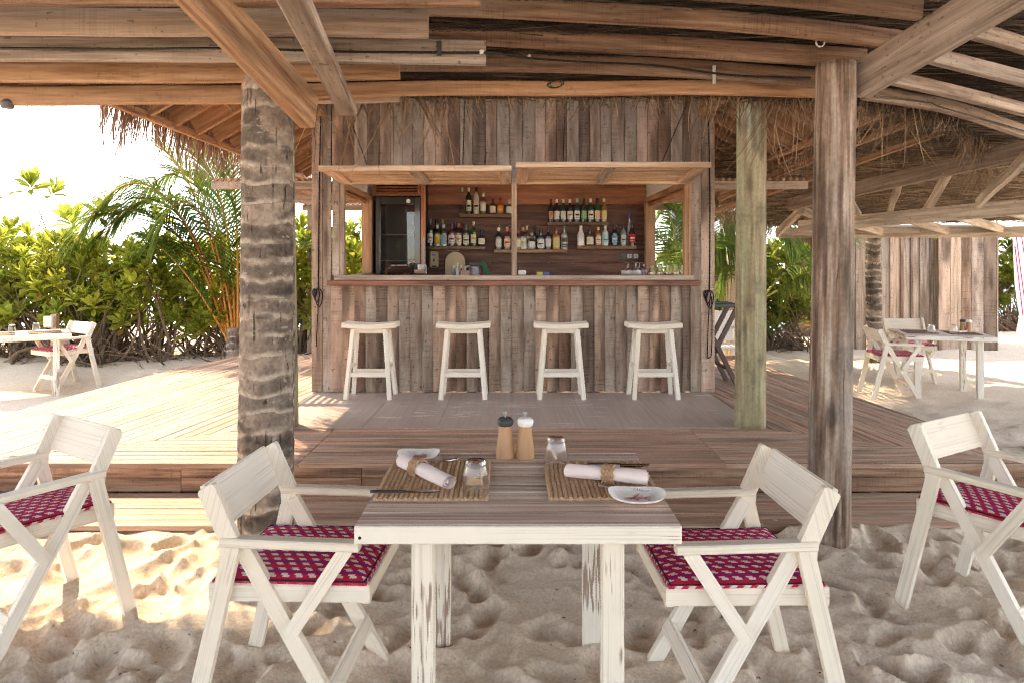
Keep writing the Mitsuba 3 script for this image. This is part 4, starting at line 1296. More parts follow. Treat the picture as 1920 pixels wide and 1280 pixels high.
def cords(pts_list, r):
    out = []
    for pts in pts_list:
        t = np.gradient(pts, axis=0)
        s = np.cross(t, [0, 0, 1.0])
        s /= np.linalg.norm(s, axis=1, keepdims=True) + 1e-9
        u = np.array([0, 0, 1.0]) * r
        n_ = len(pts)
        V = np.stack([pts - s * r, pts + s * r, pts - u], 1).reshape(-1, 3)
        b = np.arange(n_ - 1)[:, None] * 3
        F = np.vstack([np.hstack([b + a, b + 3 + a, b + 3 + c]) for a, c in ((0, 1), (1, 2), (2, 0))] + [np.hstack([b + a, b + 3 + c, b + c]) for a, c in ((0, 1), (1, 2), (2, 0))])
        out.append(G(V, F))
    return cat(out)


lines = []
for sgn in (-1, 1):
    for c0 in np.arange(-6.5, 7.5, 0.042):
        yy = np.linspace(2.35, 4.75, 26)
        xx = c0 + sgn * (yy - 3.6) * 1.6
        ok = (xx > -3.9) & (xx < 4.6)
        if ok.sum() > 3:
            xx, yy = xx[ok], yy[ok] + eave_y(xx[ok]) - 4.7
            zz = roof_z(xx, yy) - .012 - 0.03 * meshkit.noise(np.stack([xx * 2.5, yy * 5, 0 * xx], 1), 9)
            lines.append(np.stack([xx, yy, zz], 1))
part(cano, 'netting', cords(lines, 0.0016).paint((0.035, 0.03, 0.028)), 'matte', kind='stuff')

# cables and fittings on the purlins
cb = [P(-60, 90, 3.55), P(200, 92, 3.56), P(430, 91, 3.58), P(700, 98, 3.62), P(905, 99, 3.62), P(950, 103, 3.95), P(1200, 121, 4.14), P(1400, 143, 4.2), P(1520, 146, 4.22)]
single('cable', tube(curve(cb, 60), 0.006, 6, (0.02, 0.02, 0.022)), 'satin', 'black cable clipped along the canopy purlins', 'cable', smooth=True)
cb = [P(1640, 181, 4.3), P(1745, 193, 4.6), P(1760, 200, 4.62), P(1860, 228, 4.9), P(1920, 246, 5.05), P(2050, 290, 5.5)]
single('cable', tube(curve(cb, 40), 0.005, 6, (0.05, 0.045, 0.04)), 'satin', 'thin dark cable along the lowest purlin right of the log post', 'cable', smooth=True)
for px, py, d, col, lab in ((903, 98, 3.61, (.7, .68, .65), 'white cable clip at the end of the pale purlin'), (992, 106, 4.14, (.7, .68, .65), 'white cable clip on the brown purlin'), (823, 91, 3.61, (.04, .04, .04), 'black strap round the pale purlin')):
    s = (.02, .012, .022) if col[0] > .5 else (.025, .012, .075)
    single('cable_clip', rbox(s, .003, P(px, py, d), col), 'satin', lab, 'clip')
single('hook', tube(np.vstack([[P(1531, 76, 3.88)], [P(1538 + 8 * math.cos(a), 79 + 9 * math.sin(a), 3.88) for a in np.linspace(math.pi, 0.0, 9)], [P(1547, 72, 3.88)]]), .005, 6, (.7, .68, .64)), 'satin', 'white hook hanging under the upper brown purlin', 'hook', smooth=True)
single('hook', rbox((.02, .01, .11), .003, P(1339, 140, 4.2), (.45, .43, .4)), 'satin', 'metal hanger on the purlin above the right shutter', 'hook')
a = np.linspace(0, 6 * math.pi, 70)
single('wire_coil', tube([P(1042, 158, 4.40) + np.array([.045 * math.cos(x) * (1 + .2 * math.sin(x * .7)), .012 * math.sin(x * .33), .022 * math.sin(x + .3)]) for x in a], .003, 5, (.04, .035, .03)), 'satin', 'small coil of dark wire tied to the lowest purlin', 'wire', smooth=True)
single('lamp_fitting', lathe([(0, 0), (.03, 0), (.035, .03), (.02, .05), (0, .05)], 12, 30, P(14, 203, 4.07)).paint((.1, .1, .1)), 'satin', 'small dark fitting under the beam at the far left', 'lamp')

# ---------------------------------------------------------------- ropes and stays of the shutters
def rope(pts, r, label, n=40, cat_='rope'):
    return single('rope', tube(curve(pts, n), r, 6, (0.015, 0.015, 0.017)), 'matte', label, cat_, smooth=True)


FY = WY - 0.035
for s, px, top, cl, end, side in ((-1, 598, 200, 542, 650, 'left'), (1, 1331, 190, 545, 672, 'right')):
    k = thing('rope', f'black rope tied off on the {side} corner of the bar hut', 'rope')
    x0 = (px - 960) / FOC * FY
    part(k, 'line', tube(curve([P(px + (4 if s < 0 else -4), top, FY), P(px, 400, FY), P(px - 1, cl, FY)], 20), .006, 6, (.015, .015, .017)), 'matte', smooth=True)
    loops = []
    for i in range(3):
        a = np.linspace(0, 2 * math.pi, 16)
        w, h = 9 + 4 * i, 9 + 5 * i
        loops.append(tube([P(px + (i - 2) * 4 + w * math.sin(x) * (.3 + .7 * abs(math.cos(x / 2))) * (1 if i % 2 else -1) * .5, cl + 8 + (1 - math.cos(x)) * h * .9 - 8, FY - .01 - .006 * i) for x in a], .006, 5, (.015, .015, .017)))
    part(k, 'coil', cat(loops), 'matte', smooth=True)
    part(k, 'tail', tube(curve([P(px + 1, cl + 8, FY - .02), P(px - 3, cl + 60, FY - .01), P(px - 5, end, FY - .01)] + ([P(px + 2, end - 4, FY - .012), P(px + 4, cl + 70, FY - .012), P(px + 3, cl + 12, FY - .02)] if s > 0 else []), 40), .005, 6, (.015, .015, .017)), 'matte', smooth=True)
for (a, b, lab) in ((P(640, 178, WY - .03), P(688, 309, 6.40), 'left slanting stay of the left shutter'), (P(872, 170, WY - .03), P(868, 309, 6.42), 'upright stay of the left shutter'),
                    (P(1060, 170, WY - .03), P(1056, 302, 6.42), 'upright stay of the right shutter'), (P(1290, 190, WY - .03), P(1242, 302, 6.40), 'right slanting stay of the right shutter')):
    single('stay_wire', tube([a, b], .005, 5, (.02, .02, .02)), 'matte', 'black ' + lab, 'wire')

# ---------------------------------------------------------------- in the bar
fr = thing('bottle_fridge', 'tall black glass-door fridge in the left corner of the bar', 'fridge')
x0, x1, yf, z1 = -1.70, -1.14, 8.87, 2.355
part(fr, 'body', cat([rbox((x1 - x0, .02, z1 - DECK), .003, ((x0 + x1) / 2, 9.45, (z1 + DECK) / 2), (.03, .03, .032)), rbox((.02, .57, z1 - DECK), .003, (x0 + .01, 9.16, (z1 + DECK) / 2), (.03, .03, .032)),
                      rbox((.02, .57, z1 - DECK), .003, (x1 - .01, 9.16, (z1 + DECK) / 2), (.03, .03, .032)), rbox((x1 - x0 - .04, .57, .03), .003, ((x0 + x1) / 2, 9.16, z1 - .02), (.03, .03, .032)),
                      rbox((x1 - x0 - .04, .57, .3), .003, ((x0 + x1) / 2, 9.16, DECK + .15), (.03, .03, .032))]), 'satin')
dr_ = numbered(fr + '__door')
scene[dr_] = entry(cat([rbox((.055, .045, z1 - DECK - .02), .005, (x0 + .03, yf, (z1 + DECK) / 2), (.04, .04, .043)), rbox((.07, .045, z1 - DECK - .02), .005, (x1 - .037, yf, (z1 + DECK) / 2), (.05, .05, .053)),
                        rbox((x1 - x0 - .135, .045, .09), .005, ((x0 + x1) / 2 - .006, yf, z1 - .055), (.03, .03, .032)), rbox((x1 - x0 - .135, .045, .2), .005, ((x0 + x1) / 2 - .006, yf, DECK + .12), (.03, .03, .032))]), 'gloss')
pa, pb_ = x0 + .055, x1 - .07
scene[numbered(dr_ + '__pane')] = entry(G([[pa, yf, .45], [pb_, yf, .45], [pb_, yf, z1 - .1], [pa, yf, z1 - .1]], [[0, 1, 2], [0, 2, 3]]), 'pane')
part(dr_, 'badge', lathe([(0, 0), (.026, 0), (.026, .003), (0, .003)], 20).paint((.75, .75, .72)).move(xf((x1 - .15, yf - .0235, z1 - .06), rx=math.pi / 2)), 'satin')
for i, z in enumerate((0.85, 1.22, 1.55, 1.88)):
    part(fr, 'rack', cat([bar((x0 + .03, yy, z), (x1 - .03, yy, z), .008, .008) for yy in np.arange(8.93, 9.4, .05)])  .paint((.12, .12, .12)), 'satin')
FRB = 0


def make_bottle(x, y, z, h, r, kind, glass, cap, lab, label, group=None, labc2=None, clear=False, name='bottle'):
    t = thing(name, label, 'bottle', group)
    if kind == 'square':
        rp = [(0, 0), (r, 0), (r * 1.02, .006), (r, h * .58), (r * .8, h * .66), (r * .32, h * .70), (r * .32, h * .88), (0, h * .88)]
    elif kind == 'round':
        rp = [(0, 0), (r * .8, 0), (r, h * .08), (r * 1.02, h * .35), (r * .85, h * .55), (r * .35, h * .68), (r * .30, h * .9), (0, h * .9)]
    elif kind == 'slim':
        rp = [(0, 0), (r, 0), (r, h * .55), (r * .9, h * .66), (r * .36, h * .78), (r * .32, h * .92), (0, h * .92)]
    elif kind == 'champ':
        rp = [(0, 0), (r, 0), (r * 1.02, h * .38), (r * .85, h * .55), (r * .4, h * .75), (r * .36, h * .97), (0, h * .97)]
    else:
        rp = [(0, 0), (r * .95, 0), (r, .006), (r, h * .57), (r * .88, h * .65), (r * .42, h * .74), (r * .36, h * .80), (r * .36, h * .93), (0, h * .93)]
    g = lathe(rp, 20, 30, (x, y, z))
    part(t, 'glass', g if clear else g.paint(glass), 'glass' if clear else 'gloss', smooth=clear)
    part(t, 'cap', lathe([(0, h * .84), (r * .43, h * .84), (r * .43, h), (0, h)], 14, 30, (x, y, z)).paint(cap), 'satin')
    if clear and glass[0] < .9:
        part(t, 'liquor', lathe([(0, .006), (r * .9, .006), (r * .9, h * .42), (0, h * .42)], 16, 30, (x, y, z)).paint(glass), 'gloss')
    if lab is not None:
        a = np.linspace(-math.pi / 2 - .95, -math.pi / 2 + .95, 11)
        if kind == 'diamond':
            pass
        z0, z1_ = (.12, .48) if kind != 'slim' else (.10, .52)
        if kind == 'square':
            z0, z1_ = .08, .5
        def patch(lo, hi, rr, ww=1.0):
            aa = -math.pi / 2 + (a + math.pi / 2) * ww
            V = np.vstack([np.c_[x + rr * np.cos(aa), y + rr * np.sin(aa), np.full(11, z + h * lo)], np.c_[x + rr * np.cos(aa), y + rr * np.sin(aa), np.full(11, z + h * hi)]])
            ii_ = np.arange(10)
            return G(V, np.vstack([np.stack([ii_, ii_ + 1, ii_ + 12], 1), np.stack([ii_, ii_ + 12, ii_ + 11], 1)]))
        gs = [patch(z0, z1_, r * 1.035).paint(lab)]
        if labc2 is not None:
            gs.append(patch(z0 + .16, z0 + .23, r * 1.045, .7).paint(labc2))
            gs.append(patch(z0 + .07, z0 + .09, r * 1.045, .6).paint(labc2))
        part(t, 'label', cat(gs), 'matte')


SHF = dict(A=2.166, B=1.742, C=1.70, D=2.058, E=1.75)
SHN = dict(A='the top left shelf', B='the left shelf by the fridge', C='the middle shelf behind the mullion', D='the upper right shelf', E='the lower right shelf')
cream, white, dk_, amber, green, red, clr = (.72, .66, .52), (.74, .72, .68), (.012, .010, .012), (.20, .07, .012), (.02, .05, .02), (.30, .02, .025), (1, 1, 1)
# shelf, column, top row, width, kind, glass, cap, label, second colour, words, clear, set back
BT = [('A', 867, 352, 9, 'slim', clr, white, None, None, 'tall slim clear bottle without a label', 1, 0),
      ('A', 879, 352, 11, 'slim', dk_, white, cream, dk_, 'tall black bottle with a cream front', 0, 0),
      ('A', 893, 352, 11, 'slim', (.6, .58, .5), dk_, cream, dk_, 'tall pale bottle with a dark neck', 0, 0),
      ('A', 906, 362, 12, 'std', (.35, .17, .05), cream, white, None, 'clear bottle of amber spirit with a white label', 1, 0),
      ('A', 924, 372, 13, 'square', (.05, .02, .015), (.1, .03, .02), cream, None, 'squat dark brown bottle', 0, 0),
      ('A', 938, 371, 13, 'square', (.30, .09, .01), red, (.65, .3, .05), cream, 'squat orange bottle with a red stopper', 0, 0),
      ('A', 955, 373, 12, 'round', (.75, .8, .72), (.5, .3, .15), (.6, .68, .6), None, 'round clear bottle next to the mullion', 1, 0),
      ('B', 807, 411, 12, 'std', (.02, .025, .02), (.1, .15, .25), white, (.5, .35, .1), 'dark green bottle with a blue cap, leftmost', 0, 0),
      ('B', 820, 422, 12, 'slim', (.95, .95, .9), white, (.7, .55, .1), None, 'clear bottle with a yellow band', 1, 0),
      ('B', 818, 411, 10, 'std', dk_, dk_, None, None, 'black bottle behind the clear one', 0, 1),
      ('B', 832, 421, 12, 'slim', (.9, .93, .96), (.6, .65, .7), (.35, .5, .65), None, 'clear bottle with a pale blue label', 1, 0),
      ('B', 830, 412, 10, 'std', (.03, .08, .03), (.3, .4, .08), None, None, 'green bottle at the back', 0, 1),
      ('B', 847, 419, 14, 'std', (.10, .03, .03), (.15, .03, .05), white, red, 'bottle with a white label and a red dot', 0, 0),
      ('B', 854, 415, 10, 'std', dk_, (.1, .08, .2), None, None, 'tall dark bottle at the back', 0, 1),
      ('B', 860, 419, 13, 'std', (.4, .2, .05), (.5, .2, .05), white, (.6, .3, .05), 'bottle with a white and orange label', 1, 0),
      ('B', 866, 418, 10, 'std', (.15, .02, .05), (.2, .02, .04), None, None, 'wine red bottle at the back', 0, 1),
      ('B', 874, 420, 13, 'square', (.03, .05, .03), (.05, .12, .08), cream, (.1, .12, .1), 'bottle with a large pale label and green cap', 0, 0),
      ('B', 888, 416, 12, 'std', (.04, .07, .02), (.65, .55, .3), (.70, .68, .5), (.55, .4, .05), 'bottle with a green and yellow label', 0, 0),
      ('B', 903, 431, 15, 'round', (.02, .035, .08), (.02, .02, .03), (.72, .68, .5), None, 'stout navy bottle with a cream diamond label', 0, 0),
      ('C', 935, 427, 13, 'std', (.02, .025, .015), white, white, None, 'dark bottle with a white label, leftmost', 0, 0),
      ('C', 951, 426, 14, 'std', (.14, .035, .03), (.6, .3, .2), (.74, .6, .4), red, 'red brown bottle with a yellow and red label', 0, 0),
      ('C', 972, 430, 12, 'std', (.12, .03, .02), red, cream, None, 'red bottle half behind the mullion', 0, 0),
      ('C', 981, 426, 13, 'std', (.8, .85, .7), (.5, .3, .1), (.72, .72, .6), (.35, .5, .08), 'clear bottle with a green label foot', 1, 0),
      ('C', 988, 424, 10, 'std', clr, cream, None, None, 'clear bottle at the back', 1, 1),
      ('C', 997, 437, 15, 'round', (.6, .6, .55), (.4, .35, .3), white, None, 'stout clear bottle, white label', 1, 0),
      ('C', 1002, 425, 10, 'std', (.02, .05, .02), dk_, None, None, 'dark green bottle at the back', 0, 1),
      ('C', 1014, 431, 15, 'square', (.03, .03, .04), dk_, white, (.08, .08, .12), 'squat bottle with a white arched label', 0, 0),
      ('C', 1028, 426, 12, 'std', (.03, .015, .03), (.03, .02, .05), white, None, 'dark bottle right of the squat one', 0, 0),
      ('C', 1043, 427, 14, 'square', (.4, .22, .05), red, (.72, .58, .3), None, 'amber bottle with a red wax neck', 0, 0),
      ('C', 1058, 424, 12, 'square', (.35, .36, .36), (.2, .2, .2), (.12, .12, .12), white, 'grey square bottle with a slanted black label, rightmost', 0, 0),
      ('D', 1033, 374, 10, 'std', (.03, .01, .015), red, (.5, .3, .2), None, 'wine bottle with a red cap, leftmost', 0, 0),
      ('D', 1044, 374, 11, 'std', dk_, white, white, None, 'dark bottle with a white cap and label', 0, 0),
      ('D', 1056, 374, 11, 'std', (.02, .04, .03), white, (.65, .68, .62), None, 'dark bottle with a small white label', 0, 0),
      ('D', 1068.6, 374, 12, 'std', (.02, .02, .02), cream, white, (.5, .3, .2), 'dark bottle with a tall white label', 0, 0),
      ('D', 1082, 373, 12, 'std', (.03, .05, .04), (.35, .5, .48), white, dk_, 'green black bottle with a round white label and teal cap', 0, 0),
      ('D', 1094.7, 372, 11, 'std', (.015, .045, .02), (.02, .05, .02), (.3, .45, .25), None, 'green bottle with a green label', 0, 0),
      ('D', 1107.6, 373, 12, 'std', (.015, .05, .02), white, white, (.02, .05, .02), 'green bottle with a round white label', 0, 0),
      ('D', 1120, 372, 12, 'std', (.01, .06, .02), dk_, (.74, .50, .35), None, 'green bottle with an orange label', 0, 0),
      ('D', 1132.5, 372, 11, 'std', (.25, .16, .03), cream, (.75, .6, .3), None, 'yellow bottle with a cream cap, rightmost', 0, 0),
      ('E', 1089, 422, 14, 'champ', (.74, .71, .66), white, None, None, 'opaque white bottle, leftmost', 0, 0),
      ('E', 1106, 430, 15, 'square', (.08, .04, .02), dk_, cream, None, 'square decanter with a flat stopper', 0, 0),
      ('E', 1121.6, 426, 12, 'std', (.35, .12, .02), (.7, .5, .3), cream, (.5, .2, .1), 'amber bottle with a cream label', 0, 0),
      ('E', 1134.8, 423, 12, 'slim', (.5, .6, .66), (.75, .75, .72), (.45, .62, .68), (.1, .2, .25), 'pale blue patterned bottle', 0, 0),
      ('E', 1152, 421, 12, 'std', (.01, .015, .03), (.02, .03, .06), (.15, .38, .55), cream, 'dark bottle with a blue label', 0, 0),
      ('E', 1168.8, 423, 11, 'slim', (.2, .25, .22), (.03, .02, .06), (.4, .6, .55), red, 'slim bottle with a teal and red label', 0, 0),
      ('E', 1180, 401, 9, 'champ', (.5, .5, .52), (.12, .08, .3), None, None, 'tall silver bottle with a purple cap at the back', 0, 1),
      ('E', 1185, 416, 13, 'champ', (.012, .012, .015), (.02, .02, .02), (.5, .03, .04), cream, 'dark sparkling wine bottle with a red label, rightmost', 0, 0)]
for sh, px, top, wd, kind, gl, cp, lb, l2, words, clear, back in BT:
    y = 9.385 if not back else 9.47
    zt = EYE - (top - 485) / FOC * y
    make_bottle((px - 960) / FOC * y, y, SHF[sh] + .001, zt - SHF[sh], wd / 2 / FOC * y, kind, gl, cp, lb, f'{words} on {SHN[sh]}', 'bottles on the bar shelves', l2, bool(clear))
# fridge contents
for i in (1,):
    for kx in range(5):
        make_bottle(x0 + .085 + .098 * kx, 9.12, (0.855, 1.225, 1.555, 1.885)[i], .26, .032, 'std', ((.02, .05, .02), (.25, .12, .02), (.5, .5, .45))[(i + kx) % 3], ((.6, .55, .3), (.7, .7, .7), (.3, .03, .03))[(i * 2 + kx) % 3], (.6, .58, .5) if kx % 2 else None,
                    'bottle standing among others behind the fridge glass', 'bottles inside the fridge')

FT = 1.386
dsp = thing('soap_dispenser', 'beige soap dispenser on the back wall of the bar', 'dispenser')
part(dsp, 'body', rbox((.118, .08, .225), .02, P(814, 487, 9.48), (.55, .43, .27)), 'satin')
part(dsp, 'window', rbox((.05, .006, .025), .002, P(813, 477.5, 9.438), (.15, .3, .45)), 'gloss')
part(dsp, 'lock', rbox((.02, .006, .035), .003, P(813.5, 488, 9.438), (.03, .02, .02)), 'satin')
part(dsp, 'nozzle', rbox((.055, .02, .024), .008, P(813.5, 499.5, 9.43), (.06, .05, .04)), 'satin')
ob = sg.Polygon([(-.13, -.32)] + [(.13 * math.cos(a), .13 * math.sin(a)) for a in np.linspace(math.pi, 0, 24)] + [(.13, -.32)])
single('serving_board', plate(ob, .018, xf(P(853.5, 491, 9.36), rx=math.pi / 2 - .08)).paint((.62, .48, .30)), 'satin', 'pale round-topped serving board leaning on the back wall', 'board')
bj = thing('blender_jug', 'clear blender jug with a white handle on the back worktop', 'jug')
jx = P(892, 517, 9.15)
part(bj, 'jug', lathe([(0, .02), (.06, .02), (.085, .30), (.09, .30), (.066, .004), (0, .004)][::-1], 20, 40, (jx[0], 9.15, 1.19)), 'glass', smooth=True)
part(bj, 'lid', lathe([(0, .30), (.088, .30), (.08, .325), (0, .325)], 20, 30, (jx[0], 9.15, 1.20)).paint((.12, .12, .12)), 'satin')
part(bj, 'handle', tube(curve([(jx[0] - .075, 9.15, 1.48), (jx[0] - .13, 9.15, 1.47), (jx[0] - .14, 9.15, 1.40), (jx[0] - .13, 9.15, 1.30), (jx[0] - .066, 9.15, 1.27)], 16), .014, 8, (.7, .67, .6)), 'satin', smooth=True)
jc = thing('juice_press', 'steel citrus press on the left of the bar top', 'press')
c = P(792, 517, 8.3)
part(jc, 'base', rbox((.15, .14, .02), .006, (c[0] - .03, 8.3, 1.395), (.05, .05, .05)), 'satin')
part(jc, 'tray', rbox((.12, .10, .045), .006, (c[0] - .03, 8.3, 1.43), (.5, .3, .2)), 'satin')
part(jc, 'pot', lathe([(0, .45 - .4), (.045, .05), (.048, .11), (.044, .11), (.04, .06), (0, .06)], 18, 30, (c[0] - .01, 8.3, 1.40)).paint((.7, .68, .64)), 'gloss')
part(jc, 'column', bar((c[0] + .012, 8.36, 1.40), (c[0] + .012, 8.36, 1.83), .025, .025).paint((.3, .3, .3)), 'satin')
part(jc, 'arm', tube([(c[0] + .05, 8.25, 1.40), (c[0] + .05, 8.25, 1.50), (c[0] + .02, 8.25, 1.51)], .007, 8, (.5, .5, .5)), 'gloss', smooth=True)
c = P(749, 517, 8.0)
po = thing('ceramic_pot', 'round dark glazed pot on the left of the bar top', 'pot')
part(po, 'body', lathe([(0, 0), (.07, 0), (.12, .04), (.135, .075), (.115, .105), (.10, .11), (.10, .125), (.11, .13), (.095, .13), (.092, .11), (.1, .07), (0, .01)], 30, 40, (c[0], 8.0, FT)).paint((.045, .022, .016)), 'gloss')
for s in (-1, 1):
    part(po, 'handle', tube(curve([(c[0] + s * .11, 8.0, FT + .10), (c[0] + s * .135, 7.99, FT + .125), (c[0] + s * .09, 7.97, FT + .13)], 10), .008, 6, (.045, .022, .016)), 'gloss', smooth=True)
so = thing('power_socket', 'grey plate with two white power sockets on the back wall', 'socket')
part(so, 'frame', rbox((.25, .012, .082), .004, P(1181, 480.5, 9.53), (.10, .10, .10)), 'satin')
for px in (1180.5, 1192.5):
    part(so, 'outlet', rbox((.058, .01, .058), .006, P(px, 480.5, 9.52), (.68, .66, .6)), 'satin')
    part(so, 'pin_hole', rbox((.02, .003, .02), .004, P(px, 480.5, 9.5135), (.25, .24, .22)), 'satin')
sn = thing('small_sign', 'small narrow white wall sign with a dark line of lettering', 'sign')
part(sn, 'plate', rbox((.168, .006, .03), .002, P(849, 469, 9.533), (.6, .6, .6)), 'satin')
part(sn, 'lettering', rbox((.13, .002, .010), .0005, P(849, 469, 9.5285), (.12, .12, .14)), 'matte')
for i in range(3):
    px = 851 + i * 7
    make_bottle(*(P(px, 517, 8.6) * [1, 1, 0] + [0, 0, 1.30])[:3], .20 + (.03 if i == 1 else 0), .022, 'std', [(.1, .15, .2), (.6, .6, .6), (.3, .02, .03)][i], (.7, .7, .7), None, ['small bottle with a pale cap before the serving board', 'small white bottle before the serving board', 'small dark red bottle before the serving board'][i], None, None, False)
single('paper_stack', rbox((.085, .06, .05), .006, P(979, 511, 7.6), (.74, .72, .66)), 'matte', 'small white carton right of the mullion on the bar top', 'carton')
single('card_box', rbox((.065, .05, .034), .003, P(1012, 513, 7.6), (.55, .45, .06)), 'satin', 'small yellow box on the bar top', 'box')
single('card_box', rbox((.09, .05, .035), .003, P(1022, 513, 7.75), (.06, .12, .4)), 'satin', 'small blue box on the bar top', 'box')
single('card_box', rbox((.10, .08, .06), .004, P(872, 512, 8.6), (.5, .36, .3)), 'matte', 'small pink box beside the blender jug', 'box')
single('tablet', plate(sg.box(-.03, -.12, .03, .12), .01, xf(P(912, 506, 8.6), rx=1.2, ry=-.5)).paint((.03, .12, .06)), 'satin', 'dark green leaning board beside the blender jug', 'board')
for i in range(9):
    x = (1167 + i * 5.4 - 960) / FOC * 7.62
    single('shot_glass', lathe([(0, .004), (.0125, .004), (.0135, .07), (.0155, .07), (.0145, 0), (0, 0)], 14, 40, (x, 7.62 + .01 * (i % 2), FT)).paint((.62, .60, .56)) if False else lathe([(0, 0), (.0145, 0), (.0155, .07), (.0135, .07), (.0125, .006), (0, .006)], 14, 40, (x, 7.62 + .012 * (i % 2), FT)), 'glass',
           'small upright shot glass in the row at the right of the bar top', 'glass', 'shot glasses in a row on the bar top', smooth=True)
for i, (px, colr, lab) in enumerate(((1222, (.55, .38, .08), 'bulbous glass carafe of pale juice, leftmost of the row'), (1237, (.5, .25, .1), 'bulbous glass carafe second from the left of the row'), (1252, (.30, .03, .03), 'bulbous glass carafe of red juice in the middle of the row'),
                                     (1267, (.5, .3, .15), 'bulbous glass carafe fourth in the row'), (1281, (.6, .5, .3), 'bulbous glass carafe at the right end of the row'))):
    t = thing('carafe', lab, 'carafe', 'carafes on the bar top')
    x = (px - 960) / FOC * 7.6
    part(t, 'glass', lathe([(0, 0), (.03, 0), (.037, .025), (.036, .06), (.022, .09), (.021, .11), (.027, .125), (.0245, .125), (.0185, .11), (.0195, .088), (.033, .06), (.034, .025), (.028, .004), (0, .004)], 20, 40, (x, 7.6, FT)), 'glass', smooth=True)
    part(t, 'juice', lathe([(0, .006), (.026, .006), (.031, .025), (.030, .045), (0, .045)], 16, 40, (x, 7.6, FT)).paint(colr), 'gloss')
make_bottle((1207 - 960) / FOC * 7.6, 7.6, FT, .135, .021, 'std', (.02, .02, .04), (.6, .35, .4), (.25, .2, .3), 'small dark bottle with a pink cap beside the shot glasses')
for i, px in enumerate((1178, 1194, 1199)):
    x = (px - 960) / FOC * 7.85
    single('wine_glass', lathe([(.036, 0), (.038, 0), (.041, .05), (.028, .085), (.005, .10), (.0045, .145), (.035, .150), (.035, .152), (0, .153), (0, .098), (.027, .083), (.0395, .05), (.036, 0)], 20, 40, (x, 7.85 + .05 * (i % 2), FT)), 'glass', 'upturned wine glass behind the shot glasses', 'glass', 'upturned wine glasses', smooth=True)

# ---------------------------------------------------------------- folding stand and white chair right of the hut
fs = thing('folding_stand', 'dark wooden folding stand behind the right corner of the bar hut', 'stand')
sx, sy = 2.20, 7.75
part(fs, 'tray', rbox((.46, .40, .045), .008, (sx - .02, sy, 1.08), (.05, .06, .06)), 'satin')
part(fs, 'shelf_rail', rbox((.30, .06, .05), .005, (sx - .05, sy + .2, 1.36), (.06, .035, .03)), 'satin')
for s in (-1, 1):
    part(fs, 'leg', bar((sx + .20, sy + s * .16, 1.05), (sx - .22, sy + s * .16, DECK), .03, .05, up=(1, 0, .5)).paint((.085, .045, .04)), 'satin')
    part(fs, 'leg', bar((sx - .22, sy + s * .195, 1.05), (sx + .20, sy + s * .195, DECK), .03, .05, up=(1, 0, .5)).paint((.085, .045, .04)), 'satin')
part(fs, 'crossbar', bar((sx + .08, sy - .17, .42), (sx + .08, sy + .17, .42), .025, .03).paint((.085, .045, .04)), 'satin')
pc = thing('garden_chair', 'sunlit white garden chair behind the green post', 'chair')
gx0, gy0, gz0 = 2.93, 9.9, -.05
part(pc, 'seat', rbox((.46, .46, .04), .015, (gx0, gy0, gz0 + .42), (.72, .7, .66)), 'satin')
part(pc, 'backrest', rbox((.46, .04, .42), .015, (gx0, gy0 + .23, gz0 + .68), (.72, .7, .66)), 'satin')
for s in (-1, 1):
    for q_ in (-1, 1):
        part(pc, 'leg', bar((gx0 + s * .2, gy0 + q_ * .2, gz0 + .41), (gx0 + s * .24, gy0 + q_ * .24, gz0 - .05), .045, .03).paint((.72, .7, .66)), 'satin')
    part(pc, 'arm', bar((gx0 + s * .23, gy0 - .2, gz0 + .64), (gx0 + s * .23, gy0 + .21, gz0 + .66), .05, .03).paint((.72, .7, .66)), 'satin')
part(pc, 'stretcher', bar((gx0 - .21, gy0 - .21, gz0 + .15), (gx0 + .21, gy0 - .21, gz0 + .15), .03, .03).paint((.72, .7, .66)), 'satin')

# electric post at the hedge
ep = thing('outlet_post', 'short wooden post with a pale grey socket box by the hedge', 'post')
c = P(97, 660, 10.0)
part(ep, 'post', bar((c[0] + .045, 10.0, -.2), (c[0] + .045, 10.0, .80), .08, .08), 'wood_warm')
part(ep, 'box', rbox((.13, .07, .16), .012, (c[0] + .01, 9.925, .70), (.5, .49, .43)), 'satin')

# ---------------------------------------------------------------- the second canopy, the plank shed and the shore things at the right
c2 = thing('thatched_canopy', 'second thatched canopy with pale beams at the right, beyond the deck', 'canopy')


def timber(a, b, w, h, bsdf, name, seg=8, up=(0, 0, 1), wob=.02, label=None):
    p, q = P(*a), P(*b)
    return part(c2, name, bar(p + [0, 0, h / 2], q + [0, 0, h / 2], w, h, up, bev=.006, seg=seg, wob=wob, seed=rng.uniform(0, 50)), bsdf, label)


